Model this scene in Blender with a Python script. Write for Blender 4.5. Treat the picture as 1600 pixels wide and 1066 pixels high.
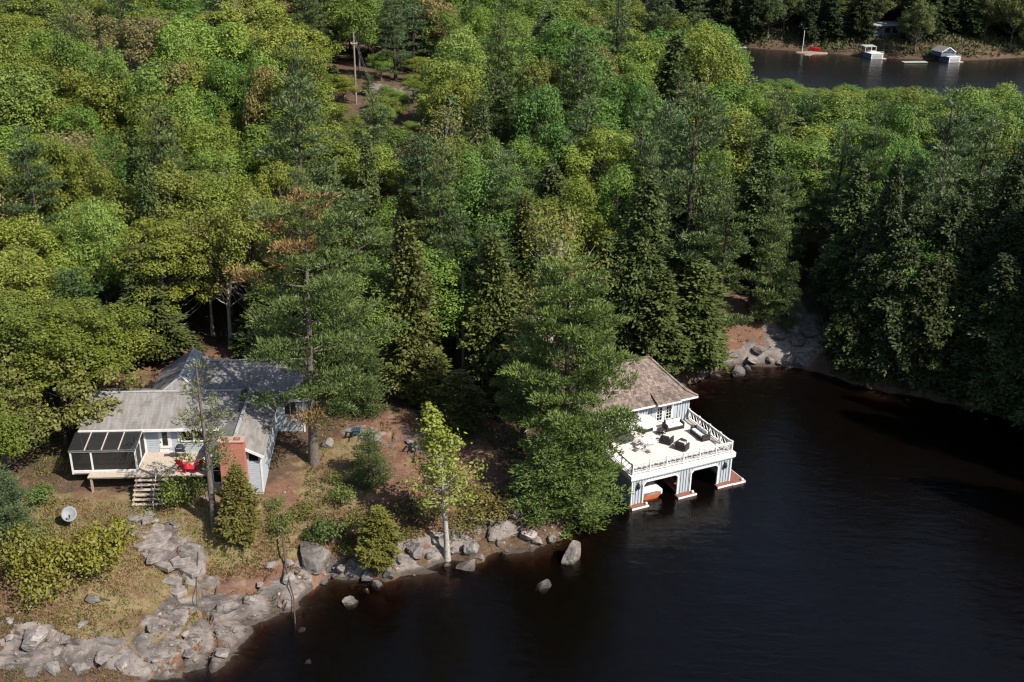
import bpy, bmesh, math, random
import numpy as np
from mathutils import Vector, Matrix

for _o in list(bpy.data.objects):
    bpy.data.objects.remove(_o)
SC = bpy.context.scene
COL = SC.collection
PI = math.pi
R = math.radians

# ---------------------------------------------------------------- camera, sky, sun, exposure
CAM_H, PITCH, ROLL = 46.0, R(23.5), R(1.0)
cam_data = bpy.data.cameras.new('camera')
cam_data.sensor_width = 36.0
cam_data.lens = 36.0 * 1700 / 1600
cam_data.clip_start = 1.0
cam_data.clip_end = 4000
cam = bpy.data.objects.new('camera', cam_data)
COL.objects.link(cam)
cam.matrix_world = Matrix.Translation((0, 0, CAM_H)) @ Matrix.Rotation(PI / 2 - PITCH, 4, 'X') @ Matrix.Rotation(ROLL, 4, 'Z')
SC.camera = cam

SUN_AZ, SUN_EL = R(125), R(46)           # azimuth measured from +Y towards +X
world = bpy.data.worlds.new('World'); SC.world = world; world.use_nodes = True
nt = world.node_tree; nt.nodes.clear()
sky = nt.nodes.new('ShaderNodeTexSky'); sky.sky_type = 'NISHITA'; sky.sun_disc = False
sky.sun_elevation = SUN_EL; sky.sun_rotation = SUN_AZ
bgn = nt.nodes.new('ShaderNodeBackground'); bgn.inputs['Strength'].default_value = 0.095
wo = nt.nodes.new('ShaderNodeOutputWorld')
nt.links.new(sky.outputs[0], bgn.inputs[0]); nt.links.new(bgn.outputs[0], wo.inputs[0])
sun_data = bpy.data.lights.new('sun', 'SUN'); sun_data.energy = 5.0; sun_data.angle = R(0.5); sun_data.color = (1, .95, .86)
sun = bpy.data.objects.new('sun', sun_data); COL.objects.link(sun)
_sd = Vector((math.sin(SUN_AZ) * math.cos(SUN_EL), math.cos(SUN_AZ) * math.cos(SUN_EL), math.sin(SUN_EL)))
sun.rotation_euler = (-_sd).to_track_quat('-Z', 'Y').to_euler()
sun.location = (60, -40, 120)
SC.view_settings.view_transform = 'Standard'; SC.view_settings.look = 'None'
SC.view_settings.exposure = 0.66; SC.view_settings.gamma = 1.0; SC.view_settings.use_curve_mapping = False
SC.render.engine = 'CYCLES'
cy = SC.cycles
cy.max_bounces = 4; cy.diffuse_bounces = 2; cy.glossy_bounces = 1; cy.transmission_bounces = 2; cy.transparent_max_bounces = 8; cy.volume_bounces = 0
cy.use_adaptive_sampling = True; cy.adaptive_threshold = 0.012
cy.use_denoising = True; cy.pixel_filter_type = 'BLACKMAN_HARRIS'; cy.filter_width = 1.25
cy.sample_clamp_direct = 6.0; cy.sample_clamp_indirect = 3.0
cy.caustics_reflective = False; cy.caustics_refractive = False


# ---------------------------------------------------------------- materials
MATS = {}
def new_mat(name):
    m = bpy.data.materials.new(name); m.use_nodes = True
    m.node_tree.nodes.clear(); MATS[name] = m
    return m, m.node_tree
def N(t, kind, **kw):
    n = t.nodes.new(kind)
    for k, v in kw.items(): setattr(n, k, v)
    return n
def L(t, a, b): t.links.new(a, b)
def _mix_sockets(n):
    return n.inputs[0], n.inputs[6], n.inputs[7], n.outputs[2]
def mixc(t, fac, a, b, blend='MIX'):
    n = N(t, 'ShaderNodeMix', data_type='RGBA', blend_type=blend)
    f, sa, sb, o = _mix_sockets(n)
    for sock, v in ((f, fac), (sa, a), (sb, b)):
        if isinstance(v, bpy.types.NodeSocket): L(t, v, sock)
        elif isinstance(v, (int, float)): sock.default_value = v
        else: sock.default_value = (*v, 1)
    return o
def noise(t, vec, scale, detail=4, rough=.55, dist=0):
    n = N(t, 'ShaderNodeTexNoise'); n.inputs['Scale'].default_value = scale; n.inputs['Detail'].default_value = detail
    n.inputs['Roughness'].default_value = rough; n.inputs['Distortion'].default_value = dist
    if vec is not None: L(t, vec, n.inputs['Vector'])
    return n.outputs['Fac']
def ramp(t, fac, lo, hi):
    n = N(t, 'ShaderNodeMapRange', interpolation_type='SMOOTHSTEP'); n.inputs[1].default_value = lo; n.inputs[2].default_value = hi
    L(t, fac, n.inputs[0]); return n.outputs[0]
def math_(t, op, a, b=None):
    n = N(t, 'ShaderNodeMath', operation=op)
    for i, v in enumerate((a, b)):
        if v is None: continue
        if isinstance(v, bpy.types.NodeSocket): L(t, v, n.inputs[i])
        else: n.inputs[i].default_value = v
    return n.outputs[0]
def finish(t, color, rough=.7, bump=None, bstr=.3, bdist=.02, spec=.3, metal=0):
    p = N(t, 'ShaderNodeBsdfPrincipled'); o = N(t, 'ShaderNodeOutputMaterial')
    if isinstance(color, bpy.types.NodeSocket): L(t, color, p.inputs['Base Color'])
    else: p.inputs['Base Color'].default_value = (*color, 1)
    if isinstance(rough, bpy.types.NodeSocket): L(t, rough, p.inputs['Roughness'])
    else: p.inputs['Roughness'].default_value = rough
    p.inputs['Specular IOR Level'].default_value = spec; p.inputs['Metallic'].default_value = metal
    if bump is not None:
        b = N(t, 'ShaderNodeBump'); b.inputs['Strength'].default_value = bstr; b.inputs['Distance'].default_value = bdist
        L(t, bump, b.inputs['Height']); L(t, b.outputs[0], p.inputs['Normal'])
    L(t, p.outputs[0], o.inputs[0])
    return p
def coords(t, stretch=(1, 1, 1), kind='Object', rot=(0, 0, 0)):
    c = N(t, 'ShaderNodeTexCoord'); m = N(t, 'ShaderNodeMapping'); m.inputs['Scale'].default_value = stretch
    m.inputs['Rotation'].default_value = rot
    L(t, c.outputs[kind], m.inputs[0]); return m.outputs[0]

def plain(name, c1, c2=None, scale=4, rough=.7, bump=.2, stretch=(1, 1, 1), spec=.3, island=0., metal=0, bdist=.02):
    m, t = new_mat(name)
    v = coords(t, stretch)
    f = noise(t, v, scale, 5, .6)
    c2 = c2 or tuple(x * .75 for x in c1)
    col = mixc(t, ramp(t, f, .3, .7), c1, c2)
    if island:
        g = N(t, 'ShaderNodeNewGeometry')
        h = N(t, 'ShaderNodeHueSaturation'); L(t, col, h.inputs['Color'])
        L(t, math_(t, 'ADD', math_(t, 'MULTIPLY', g.outputs['Random Per Island'], 2 * island), 1 - island), h.inputs['Value'])
        col = h.outputs[0]
    finish(t, col, rough, f if bump else None, bump, bdist, spec, metal)
    return m

def leaf_mat(name, tint, jitter=.22, trans=.28, rough=.55, patch=.5):
    """foliage: the object's own colour, varied leaf by leaf and clump by clump"""
    m, t = new_mat(name)
    oi = N(t, 'ShaderNodeObjectInfo'); g = N(t, 'ShaderNodeNewGeometry')
    v = coords(t)
    big = noise(t, v, .55, 2, .5)
    c = mixc(t, math_(t, 'MULTIPLY', ramp(t, big, .3, .72), patch), oi.outputs['Color'], mixc(t, 1.0, oi.outputs['Color'], tint, 'MULTIPLY'))
    h = N(t, 'ShaderNodeHueSaturation'); L(t, c, h.inputs['Color'])
    rnd = g.outputs['Random Per Island']
    L(t, math_(t, 'ADD', math_(t, 'MULTIPLY', rnd, 2 * jitter), 1 - jitter), h.inputs['Value'])
    hu = math_(t, 'ADD', math_(t, 'MULTIPLY', math_(t, 'FRACT', math_(t, 'MULTIPLY', rnd, 37.7)), .03), .485)
    L(t, hu, h.inputs['Hue'])
    p = N(t, 'ShaderNodeBsdfPrincipled'); L(t, h.outputs[0], p.inputs['Base Color']); p.inputs['Roughness'].default_value = rough
    p.inputs['Specular IOR Level'].default_value = .25
    tr = N(t, 'ShaderNodeBsdfTranslucent'); L(t, h.outputs[0], tr.inputs['Color'])
    mx = N(t, 'ShaderNodeMixShader'); mx.inputs[0].default_value = trans
    L(t, p.outputs[0], mx.inputs[1]); L(t, tr.outputs[0], mx.inputs[2])
    o = N(t, 'ShaderNodeOutputMaterial'); L(t, mx.outputs[0], o.inputs[0])
    return m

leaf_mat('broad_leaf', (1.12, 1.0, .8), .30, .28)
leaf_mat('pine_needle', (1.15, 1.08, .85), .24, .15, .5)
leaf_mat('cedar_spray', (1.12, 1.0, .85), .28, .15, .6)
leaf_mat('shrub_leaf', (1.2, .95, .7), .28, .2)
plain('bark_grey', (.16, .135, .115), (.07, .055, .045), 6, .9, .5, (3, 3, .6))
plain('bark_dark', (.085, .065, .052), (.04, .03, .025), 6, .9, .5, (3, 3, .6))
plain('bark_pale', (.42, .39, .34), (.2, .17, .14), 5, .85, .3, (2, 2, 1.4))
plain('white_paint', (.68, .67, .65), (.57, .55, .52), 2.5, .5, .05)
plain('blue_siding', (.37, .40, .425), (.30, .33, .355), 3, .65, .1, (1, 1, 3))
plain('grey_siding', (.43, .46, .485), (.34, .365, .39), 3, .6, .1, (4, 4, .5))
plain('batten_dark', (.12, .15, .20), (.09, .11, .15), 3, .6, .1)
plain('deck_wood', (.34, .25, .185), (.22, .165, .125), 5, .8, .3, (.6, 6, 6), island=.2)
plain('weathered_wood', (.48, .40, .32), (.33, .27, .215), 5, .85, .3, (6, .8, 6), island=.16)
plain('red_dock', (.24, .095, .065), (.14, .06, .045), 5, .7, .3, (6, .8, 6), island=.2)
plain('deck_coat', (.60, .535, .495), (.53, .47, .435), 1.1, .8, .05)
plain('dark_wicker', (.032, .027, .026), (.018, .015, .015), 30, .6, .4)
plain('cushion', (.66, .64, .60), (.57, .55, .51), 4, .9, .1)
plain('canopy_cloth', (.72, .69, .66), (.63, .60, .57), 3, .9, .05)
plain('black_metal', (.02, .021, .024), (.035, .035, .038), 8, .45, .05)
plain('grey_metal', (.36, .37, .39), (.26, .27, .29), 4, .5, .05, metal=.2)
plain('red_paint', (.62, .02, .035), (.5, .015, .03), 6, .45, .05)
plain('slate_paint', (.085, .12, .165), (.06, .09, .125), 6, .5, .05)
plain('hull_wood', (.46, .11, .035), (.33, .075, .025), 6, .3, .1, (1, 6, 6))
plain('pole_wood', (.30, .25, .20), (.18, .15, .12), 6, .9, .4, (4, 4, .5))
plain('red_shed', (.25, .05, .035), (.18, .04, .03), 5, .8, .2)
plain('sand', (.27, .195, .135), (.21, .155, .11), 1.5, .95, .2)
plain('path_stone', (.25, .215, .192), (.13, .11, .1), 2.5, .9, .5, island=.14, bdist=.04)
plain('shake', (.205, .155, .13), (.115, .087, .074), 3, .9, .4, (5, 5, 5), island=.42)
plain('dish_paint', (.20, .21, .22), (.16, .17, .18), 4, .5, .05)
plain('lawn_far', (.12, .13, .04), (.16, .13, .06), 1.5, .95, .2)

def build_roof_mat():
    m, t = new_mat('asphalt_roof')
    v = coords(t)
    streak = noise(t, coords(t, (3.2, .35, .35)), 1.6, 5, .65)
    blot = noise(t, v, .9, 5, .65)
    w = N(t, 'ShaderNodeTexWave', wave_type='BANDS', bands_direction='Y'); w.inputs['Scale'].default_value = 2.2; w.inputs['Distortion'].default_value = .5
    L(t, v, w.inputs['Vector'])
    c = mixc(t, ramp(t, streak, .3, .7), (.235, .218, .205), (.14, .128, .12))
    c = mixc(t, math_(t, 'MULTIPLY', ramp(t, blot, .46, .68), .75), c, (.105, .085, .07))
    c = mixc(t, math_(t, 'MULTIPLY', w.outputs['Fac'], .22), c, (.27, .25, .24))
    finish(t, c, .92, w.outputs['Fac'], .25, .02, .2)
    m, t = new_mat('tile_grey')
    finish(t, mixc(t, ramp(t, noise(t, coords(t), 2, 5), .3, .7), (.34, .345, .335), (.25, .25, .245)), .9, None, spec=.2)
build_roof_mat()

def build_brick():
    m, t = new_mat('red_brick')
    v = coords(t, (1, 1, 1), rot=(PI / 2, 0, 0))
    b = N(t, 'ShaderNodeTexBrick'); L(t, v, b.inputs['Vector'])
    b.inputs['Scale'].default_value = 1.0
    b.inputs['Brick Width'].default_value = .22; b.inputs['Row Height'].default_value = .075; b.inputs['Mortar Size'].default_value = .007
    b.inputs['Color1'].default_value = (.43, .13, .085, 1); b.inputs['Color2'].default_value = (.31, .095, .065, 1); b.inputs['Mortar'].default_value = (.36, .25, .2, 1)
    n = noise(t, coords(t), 1.3, 5, .65)
    c = mixc(t, math_(t, 'MULTIPLY', ramp(t, n, .5, .8), .5), b.outputs['Color'], (.17, .075, .06))
    finish(t, c, .9, b.outputs['Fac'], -.3, .01, .2)
build_brick()

def build_glass():
    m, t = new_mat('window_glass')
    finish(t, (.012, .014, .016), .06, None, spec=.6)
    m, t = new_mat('screen_mesh')
    tr = N(t, 'ShaderNodeBsdfTransparent'); d = N(t, 'ShaderNodeBsdfPrincipled'); d.inputs['Base Color'].default_value = (.022, .021, .02, 1); d.inputs['Roughness'].default_value = .5
    mx = N(t, 'ShaderNodeMixShader'); mx.inputs[0].default_value = .62; o = N(t, 'ShaderNodeOutputMaterial')
    L(t, tr.outputs[0], mx.inputs[1]); L(t, d.outputs[0], mx.inputs[2]); L(t, mx.outputs[0], o.inputs[0])
build_glass()

def rock_nodes(t, v):
    big = noise(t, v, .5, 6, .62); fine = noise(t, v, 5, 8, .68); mid = noise(t, v, 1.7, 6, .6, .6)
    c = mixc(t, ramp(t, big, .34, .66), (.25, .215, .192), (.10, .085, .077))
    c = mixc(t, ramp(t, mid, .55, .7), c, (.29, .225, .195))            # pinkish feldspar patches
    c = mixc(t, math_(t, 'MULTIPLY', ramp(t, fine, .56, .72), .65), c, (.06, .053, .05))   # lichen and dirt
    c = mixc(t, math_(t, 'MULTIPLY', ramp(t, fine, .42, .30), .7), c, (.36, .345, .32))
    st = N(t, 'ShaderNodeMapping'); st.inputs['Scale'].default_value = (.5, 2.6, 2.6); st.inputs['Rotation'].default_value = (0, 0, .75); L(t, v, st.inputs[0])
    sn = noise(t, st.outputs[0], 1.1, 6, .7, .4)
    c = mixc(t, math_(t, 'MULTIPLY', ramp(t, sn, .53, .63), .75), c, (.062, .052, .046))          # water stains down the dip of the rock
    g = N(t, 'ShaderNodeNewGeometry'); sx = N(t, 'ShaderNodeSeparateXYZ'); L(t, g.outputs['Position'], sx.inputs[0])
    wet = ramp(t, math_(t, 'ADD', sx.outputs[2], math_(t, 'MULTIPLY', mid, -.5)), .12, -.14)
    c = mixc(t, math_(t, 'MULTIPLY', wet, .75), c, (.05, .04, .034))                              # waterline stain
    return c, fine
def build_rock():
    m, t = new_mat('granite')
    oi = N(t, 'ShaderNodeObjectInfo')
    v = coords(t)
    va = N(t, 'ShaderNodeVectorMath', operation='ADD'); L(t, v, va.inputs[0])
    cb = N(t, 'ShaderNodeCombineXYZ'); L(t, math_(t, 'MULTIPLY', oi.outputs['Random'], 40), cb.inputs[0]); L(t, cb.outputs[0], va.inputs[1])
    c, f = rock_nodes(t, va.outputs[0])
    c = mixc(t, 1.0, c, oi.outputs['Color'], 'MULTIPLY')
    finish(t, c, .88, f, .7, .06, .25)
build_rock()

def build_ground():
    m, t = new_mat('ground_cover')
    v = coords(t)
    at_ = N(t, 'ShaderNodeVertexColor', layer_name='cover'); sp = N(t, 'ShaderNodeSeparateColor'); L(t, at_.outputs[0], sp.inputs[0])
    rk, rf = rock_nodes(t, v)
    n1 = noise(t, v, .8, 7, .65); n2 = noise(t, v, 4.5, 8, .7); n3 = noise(t, v, .22, 5, .6); n4 = noise(t, v, 14, 5, .7)
    grass = mixc(t, ramp(t, n1, .35, .65), (.155, .13, .055), (.225, .165, .09))
    grass = mixc(t, math_(t, 'MULTIPLY', ramp(t, n2, .55, .75), .7), grass, (.085, .10, .025))
    grass = mixc(t, math_(t, 'MULTIPLY', ramp(t, n4, .55, .8), .5), grass, (.27, .22, .13))
    heath = noise(t, v, .42, 6, .68, .5)
    grass = mixc(t, math_(t, 'MULTIPLY', ramp(t, heath, .50, .60), .85), grass, mixc(t, ramp(t, n4, .4, .65), (.115, .062, .038), (.21, .125, .085)))
    grass = mixc(t, math_(t, 'MULTIPLY', ramp(t, heath, .40, .33), .8), grass, mixc(t, ramp(t, n4, .4, .65), (.035, .027, .02), (.09, .07, .045)))
    need = mixc(t, ramp(t, n2, .35, .65), (.20, .105, .066), (.12, .068, .048))
    need = mixc(t, math_(t, 'MULTIPLY', ramp(t, n1, .5, .72), .8), need, (.30, .19, .135))
    need = mixc(t, math_(t, 'MULTIPLY', ramp(t, n4, .6, .8), .5), need, (.33, .25, .2))
    floor = mixc(t, ramp(t, n2, .35, .7), (.07, .045, .03), (.125, .085, .055))
    bed = mixc(t, ramp(t, n1, .35, .7), (.075, .05, .034), (.045, .03, .021))
    bed = mixc(t, ramp(t, n2, .6, .75), bed, (.12, .09, .068))
    c = mixc(t, ramp(t, math_(t, 'ADD', sp.outputs[2], math_(t, 'MULTIPLY', math_(t, 'SUBTRACT', n1, .5), .9)), .35, .65), floor, need)
    c = mixc(t, ramp(t, math_(t, 'ADD', sp.outputs[1], math_(t, 'MULTIPLY', math_(t, 'SUBTRACT', n1, .5), 1.1)), .38, .62), c, grass)
    c = mixc(t, ramp(t, math_(t, 'ADD', sp.outputs[0], math_(t, 'MULTIPLY', math_(t, 'SUBTRACT', n2, .5), .5)), .42, .58), c, rk)
    c = mixc(t, at_.outputs['Alpha'], c, bed)
    h = math_(t, 'ADD', n2, math_(t, 'MULTIPLY', n4, .6))
    finish(t, c, .93, h, 1.0, .13, .15)
build_ground()

def build_water():
    m, t = new_mat('lake_water')
    g = N(t, 'ShaderNodeNewGeometry')
    def mapped(sc, rot):
        mp = N(t, 'ShaderNodeMapping'); mp.inputs['Scale'].default_value = sc; mp.inputs['Rotation'].default_value = (0, 0, rot); L(t, g.outputs['Position'], mp.inputs[0]); return mp.outputs[0]
    a = noise(t, mapped((.55, 1.5, 1), R(22)), 1.1, 4, .6, .3); b = noise(t, mapped((.16, .4, 1), R(35)), 1.0, 3, .5, .4)
    h = math_(t, 'ADD', math_(t, 'MULTIPLY', a, .6), b)
    bp = N(t, 'ShaderNodeBump'); bp.inputs['Strength'].default_value = .65; bp.inputs['Distance'].default_value = .16; L(t, h, bp.inputs['Height'])
    fr = N(t, 'ShaderNodeFresnel'); fr.inputs['IOR'].default_value = 1.33; L(t, bp.outputs[0], fr.inputs['Normal'])
    gl = N(t, 'ShaderNodeBsdfGlossy'); gl.inputs['Roughness'].default_value = .2; gl.inputs['Color'].default_value = (.97, .93, .89, 1); L(t, bp.outputs[0], gl.inputs['Normal'])
    tr = N(t, 'ShaderNodeBsdfTransparent'); tr.inputs['Color'].default_value = (.96, .93, .9, 1)
    df = N(t, 'ShaderNodeBsdfDiffuse'); df.inputs['Color'].default_value = (.005, .003, .0022, 1); body = N(t, 'ShaderNodeMixShader'); body.inputs[0].default_value = .3; L(t, tr.outputs[0], body.inputs[1]); L(t, df.outputs[0], body.inputs[2])      # tea-brown body of the water
    mx = N(t, 'ShaderNodeMixShader'); L(t, fr.outputs[0], mx.inputs[0]); L(t, body.outputs[0], mx.inputs[1]); L(t, gl.outputs[0], mx.inputs[2])
    ab = N(t, 'ShaderNodeVolumeAbsorption'); ab.inputs['Color'].default_value = (.50, .30, .16, 1); ab.inputs['Density'].default_value = 2.4
    o = N(t, 'ShaderNodeOutputMaterial'); L(t, mx.outputs[0], o.inputs['Surface']); L(t, ab.outputs[0], o.inputs['Volume'])
build_water()

# ---------------------------------------------------------------- mesh helpers
def link(o, parent=None):
    COL.objects.link(o)
    if parent is not None: o.parent = parent
    return o
def tag(o, label=None, cat=None, group=None, kind=None):
    if label: o['label'] = label
    if cat: o['category'] = cat
    if group: o['group'] = group
    if kind: o['kind'] = kind
    return o
def empty(name, loc, rz=0, label=None, cat=None, group=None):
    o = bpy.data.objects.new(name, None); o.location = loc; o.rotation_euler = (0, 0, rz); link(o)
    return tag(o, label, cat, group)
def mesh_obj(name, me, parent=None):
    return link(bpy.data.objects.new(name, me), parent)
def quad_mesh(name, V, Q, mats, midx=None, smooth=None):
    V = np.asarray(V, np.float32); Q = np.asarray(Q, np.int32)
    me = bpy.data.meshes.new(name)
    me.vertices.add(len(V)); me.vertices.foreach_set('co', V.ravel())
    me.loops.add(Q.size); me.loops.foreach_set('vertex_index', Q.ravel())
    me.polygons.add(len(Q)); me.polygons.foreach_set('loop_start', np.arange(0, Q.size, 4, dtype=np.int32))
    if midx is not None: me.polygons.foreach_set('material_index', np.asarray(midx, np.int32))
    if smooth is not None: me.polygons.foreach_set('use_smooth', np.asarray(smooth, bool))
    for m in mats: me.materials.append(MATS[m])
    me.update(calc_edges=True)
    return me

class MB:
    """collects solid pieces into one mesh"""
    def __init__(s): s.v = []; s.f = []
    def add(s, vs, fs):
        o = len(s.v); s.v += [tuple(v) for v in vs]; s.f += [tuple(i + o for i in f) for f in fs]; return s
    def box(s, x0, x1, y0, y1, z0, z1):
        return s.add([(x0, y0, z0), (x1, y0, z0), (x1, y1, z0), (x0, y1, z0), (x0, y0, z1), (x1, y0, z1), (x1, y1, z1), (x0, y1, z1)],
            [(0, 3, 2, 1), (4, 5, 6, 7), (0, 1, 5, 4), (1, 2, 6, 5), (2, 3, 7, 6), (3, 0, 4, 7)])
    def rbox(s, x0, x1, y0, y1, z0, z1, b=.03):
        """box with cut edges"""
        xs, ys, zs = (x0, x1), (y0, y1), (z0, z1); vs = []; idx = {}
        for i in (0, 1):
            for j in (0, 1):
                for k in (0, 1):
                    sx, sy, sz = (1, -1)[i], (1, -1)[j], (1, -1)[k]
                    for a in range(3):
                        p = [xs[i] + sx * b, ys[j] + sy * b, zs[k] + sz * b]
                        p[a] = (xs[i], ys[j], zs[k])[a]
                        idx[i, j, k, a] = len(vs); vs.append(p)
        bm = bmesh.new(); bv = [bm.verts.new(v) for v in vs]
        bmesh.ops.convex_hull(bm, input=bv); bm.verts.index_update()
        out = s.add([v.co[:] for v in bm.verts], [[v.index for v in f.verts] for f in bm.faces]); bm.free(); return out
    def beam(s, p, q, w, h, up=(0, 0, 1)):
        p, q = Vector(p), Vector(q); d = (q - p).normalized(); u = Vector(up)
        if abs(d.dot(u)) > .98: u = Vector((0, 1, 0))
        r = d.cross(u).normalized() * w / 2; u = r.cross(d).normalized() * h / 2
        return s.add([p - r - u, p + r - u, p + r + u, p - r + u, q - r - u, q + r - u, q + r + u, q - r + u],
            [(0, 1, 2, 3), (7, 6, 5, 4), (0, 4, 5, 1), (1, 5, 6, 2), (2, 6, 7, 3), (3, 7, 4, 0)])
    def slab(s, pts, th):
        """polygon pushed down along its normal"""
        P = [Vector(p) for p in pts]; n = Vector((0, 0, 0))
        for i in range(len(P)):
            a, b = P[i], P[(i + 1) % len(P)]; n += a.cross(b)
        n.normalize()
        if n.z < 0: P.reverse(); n = -n
        m = len(P); vs = P + [p - n * th for p in P]
        fs = [tuple(range(m)), tuple(range(2 * m - 1, m - 1, -1))] + [(i, i + m, (i + 1) % m + m, (i + 1) % m) for i in range(m)]
        return s.add(vs, fs)
    def prism(s, poly, y0, y1):
        """x,z outline run from y0 to y1"""
        m = len(poly); vs = [(x, y0, z) for x, z in poly] + [(x, y1, z) for x, z in poly]
        return s.add(vs, [tuple(range(m)), tuple(range(2 * m - 1, m - 1, -1))] + [(i, i + m, (i + 1) % m + m, (i + 1) % m) for i in range(m)])
    def tube(s, pts, rad, n=8, cap=True):
        pts = [Vector(p) for p in pts]; rad = rad if hasattr(rad, '__len__') else [rad] * len(pts)
        vs = []; fs = []
        for i, p in enumerate(pts):
            d = (pts[min(i + 1, len(pts) - 1)] - pts[max(i - 1, 0)]).normalized()
            a = d.cross(Vector((0, 0, 1)) if abs(d.z) < .9 else Vector((1, 0, 0))).normalized(); b = d.cross(a)
            for k in range(n):
                t = 2 * PI * k / n; vs.append(p + (a * math.cos(t) + b * math.sin(t)) * rad[i])
        for i in range(len(pts) - 1):
            for k in range(n):
                fs.append((i * n + k, i * n + (k + 1) % n, (i + 1) * n + (k + 1) % n, (i + 1) * n + k))
        if cap: fs += [tuple(range(n - 1, -1, -1)), tuple(range((len(pts) - 1) * n, len(pts) * n))]
        return s.add(vs, fs)
    def lathe(s, prof, n=12, c=(0, 0)):
        vs = [(c[0] + r * math.cos(2 * PI * k / n), c[1] + r * math.sin(2 * PI * k / n), z) for r, z in prof for k in range(n)]
        fs = [(i * n + k, i * n + (k + 1) % n, (i + 1) * n + (k + 1) % n, (i + 1) * n + k) for i in range(len(prof) - 1) for k in range(n)]
        fs += [tuple(range(n - 1, -1, -1)), tuple(range((len(prof) - 1) * n, len(prof) * n))]
        return s.add(vs, fs)
    def mesh(s, name, mat, smooth=False):
        me = bpy.data.meshes.new(name); me.from_pydata(s.v, [], s.f); me.materials.append(MATS[mat])
        bm = bmesh.new(); bm.from_mesh(me); bmesh.ops.recalc_face_normals(bm, faces=bm.faces); bm.to_mesh(me); bm.free()
        if smooth: me.polygons.foreach_set('use_smooth', [True] * len(me.polygons))
        me.update(); return me
    def build(s, name, mat, parent=None, smooth=False):
        return mesh_obj(name, s.mesh(name, mat, smooth), parent)
def copy_tree(o, parent=None):
    c = o.copy(); COL.objects.link(c); c.parent = parent
    for k in [x for x in o.children]: copy_tree(k, c)
    return c

# ---------------------------------------------------------------- terrain shape
def _hash(ix, iy, seed):
    h = (ix.astype(np.int64) * 374761393 + iy.astype(np.int64) * 668265263 + seed * 982451653) & 0x7fffffff
    h = ((h ^ (h >> 13)) * 1274126177) & 0x7fffffff
    h = (h ^ (h >> 16)) & 0xffff
    return h / 65535.0

def vnoise(x, y, seed=0):
    x = np.asarray(x, float); y = np.asarray(y, float)
    ix = np.floor(x); iy = np.floor(y); fx = x - ix; fy = y - iy
    fx = fx * fx * (3 - 2 * fx); fy = fy * fy * (3 - 2 * fy)
    ix = ix.astype(np.int64); iy = iy.astype(np.int64)
    a = _hash(ix, iy, seed); b = _hash(ix + 1, iy, seed); c = _hash(ix, iy + 1, seed); d = _hash(ix + 1, iy + 1, seed)
    return (a * (1 - fx) + b * fx) * (1 - fy) + (c * (1 - fx) + d * fx) * fy

def fbm(x, y, seed=0, octv=4):
    s = 0; amp = .5; tot = 0
    for k in range(octv):
        s = s + amp * vnoise(x * 2 ** k + 17.3 * k, y * 2 ** k - 9.1 * k, seed + k); tot += amp; amp *= .5
    return s / tot

def sstep(a, b, x):
    t = np.clip((x - a) / (b - a), 0, 1); return t * t * (3 - 2 * t)

MAIN_LAND = [(-900, -60), (-120, 20), (-45, 42), (-28, 49.5), (-21.5, 53), (-18.3, 54), (-17.2, 56), (-15.6, 58.6), (-13.9, 61), (-12.4, 63.1),
    (-10.5, 63.3), (-8.6, 63.0), (-7, 64.2), (-4.3, 65.3), (-2.5, 65.9), (.3, 67.8), (2.6, 67.9), (4.1, 69), (5.1, 71),
    (6.4, 75), (5.6, 82), (8.5, 89), (14, 94), (17.9, 96.3), (21.3, 99.1), (26.1, 100.6), (30.5, 99.7), (33.4, 96.9),
    (40.1, 94.1), (46.9, 88.7), (51, 82), (53, 70), (55, 50), (62, 20), (90, -60), (900, -160), (900, 200), (300, 168), (150, 168),
    (104, 176), (78, 196), (58, 226), (38, 275), (15, 335), (-60, 430), (-900, 470)]
FAR_LAND = [(-900, 640), (-60, 520), (0, 430), (30, 372), (48, 335), (61, 321), (80, 314), (98, 305), (116, 301), (142, 310), (200, 316),
    (320, 310), (900, 360), (900, 1500), (-900, 1500)]

def poly_sd(x, y, poly):
    """signed distance, positive inside"""
    x = np.asarray(x, float); y = np.asarray(y, float)
    best = np.full(x.shape, 1e18); inside = np.zeros(x.shape, bool)
    n = len(poly)
    for i in range(n):
        ax, ay = poly[i]; bx, by = poly[(i + 1) % n]
        ex, ey = bx - ax, by - ay
        t = np.clip(((x - ax) * ex + (y - ay) * ey) / (ex * ex + ey * ey), 0, 1)
        dx = x - ax - t * ex; dy = y - ay - t * ey
        best = np.minimum(best, dx * dx + dy * dy)
        if ay != by:
            cond = ((ay > y) != (by > y)) & (x < (bx - ax) * (y - ay) / (by - ay) + ax)
            inside ^= cond
    d = np.sqrt(best)
    return np.where(inside, d, -d)

def land_sd(x, y):
    wob = (fbm(x * .45, y * .45, 5, 3) - .5) * 1.6
    return np.maximum(poly_sd(x, y, MAIN_LAND), poly_sd(x, y, FAR_LAND)) + wob

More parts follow.
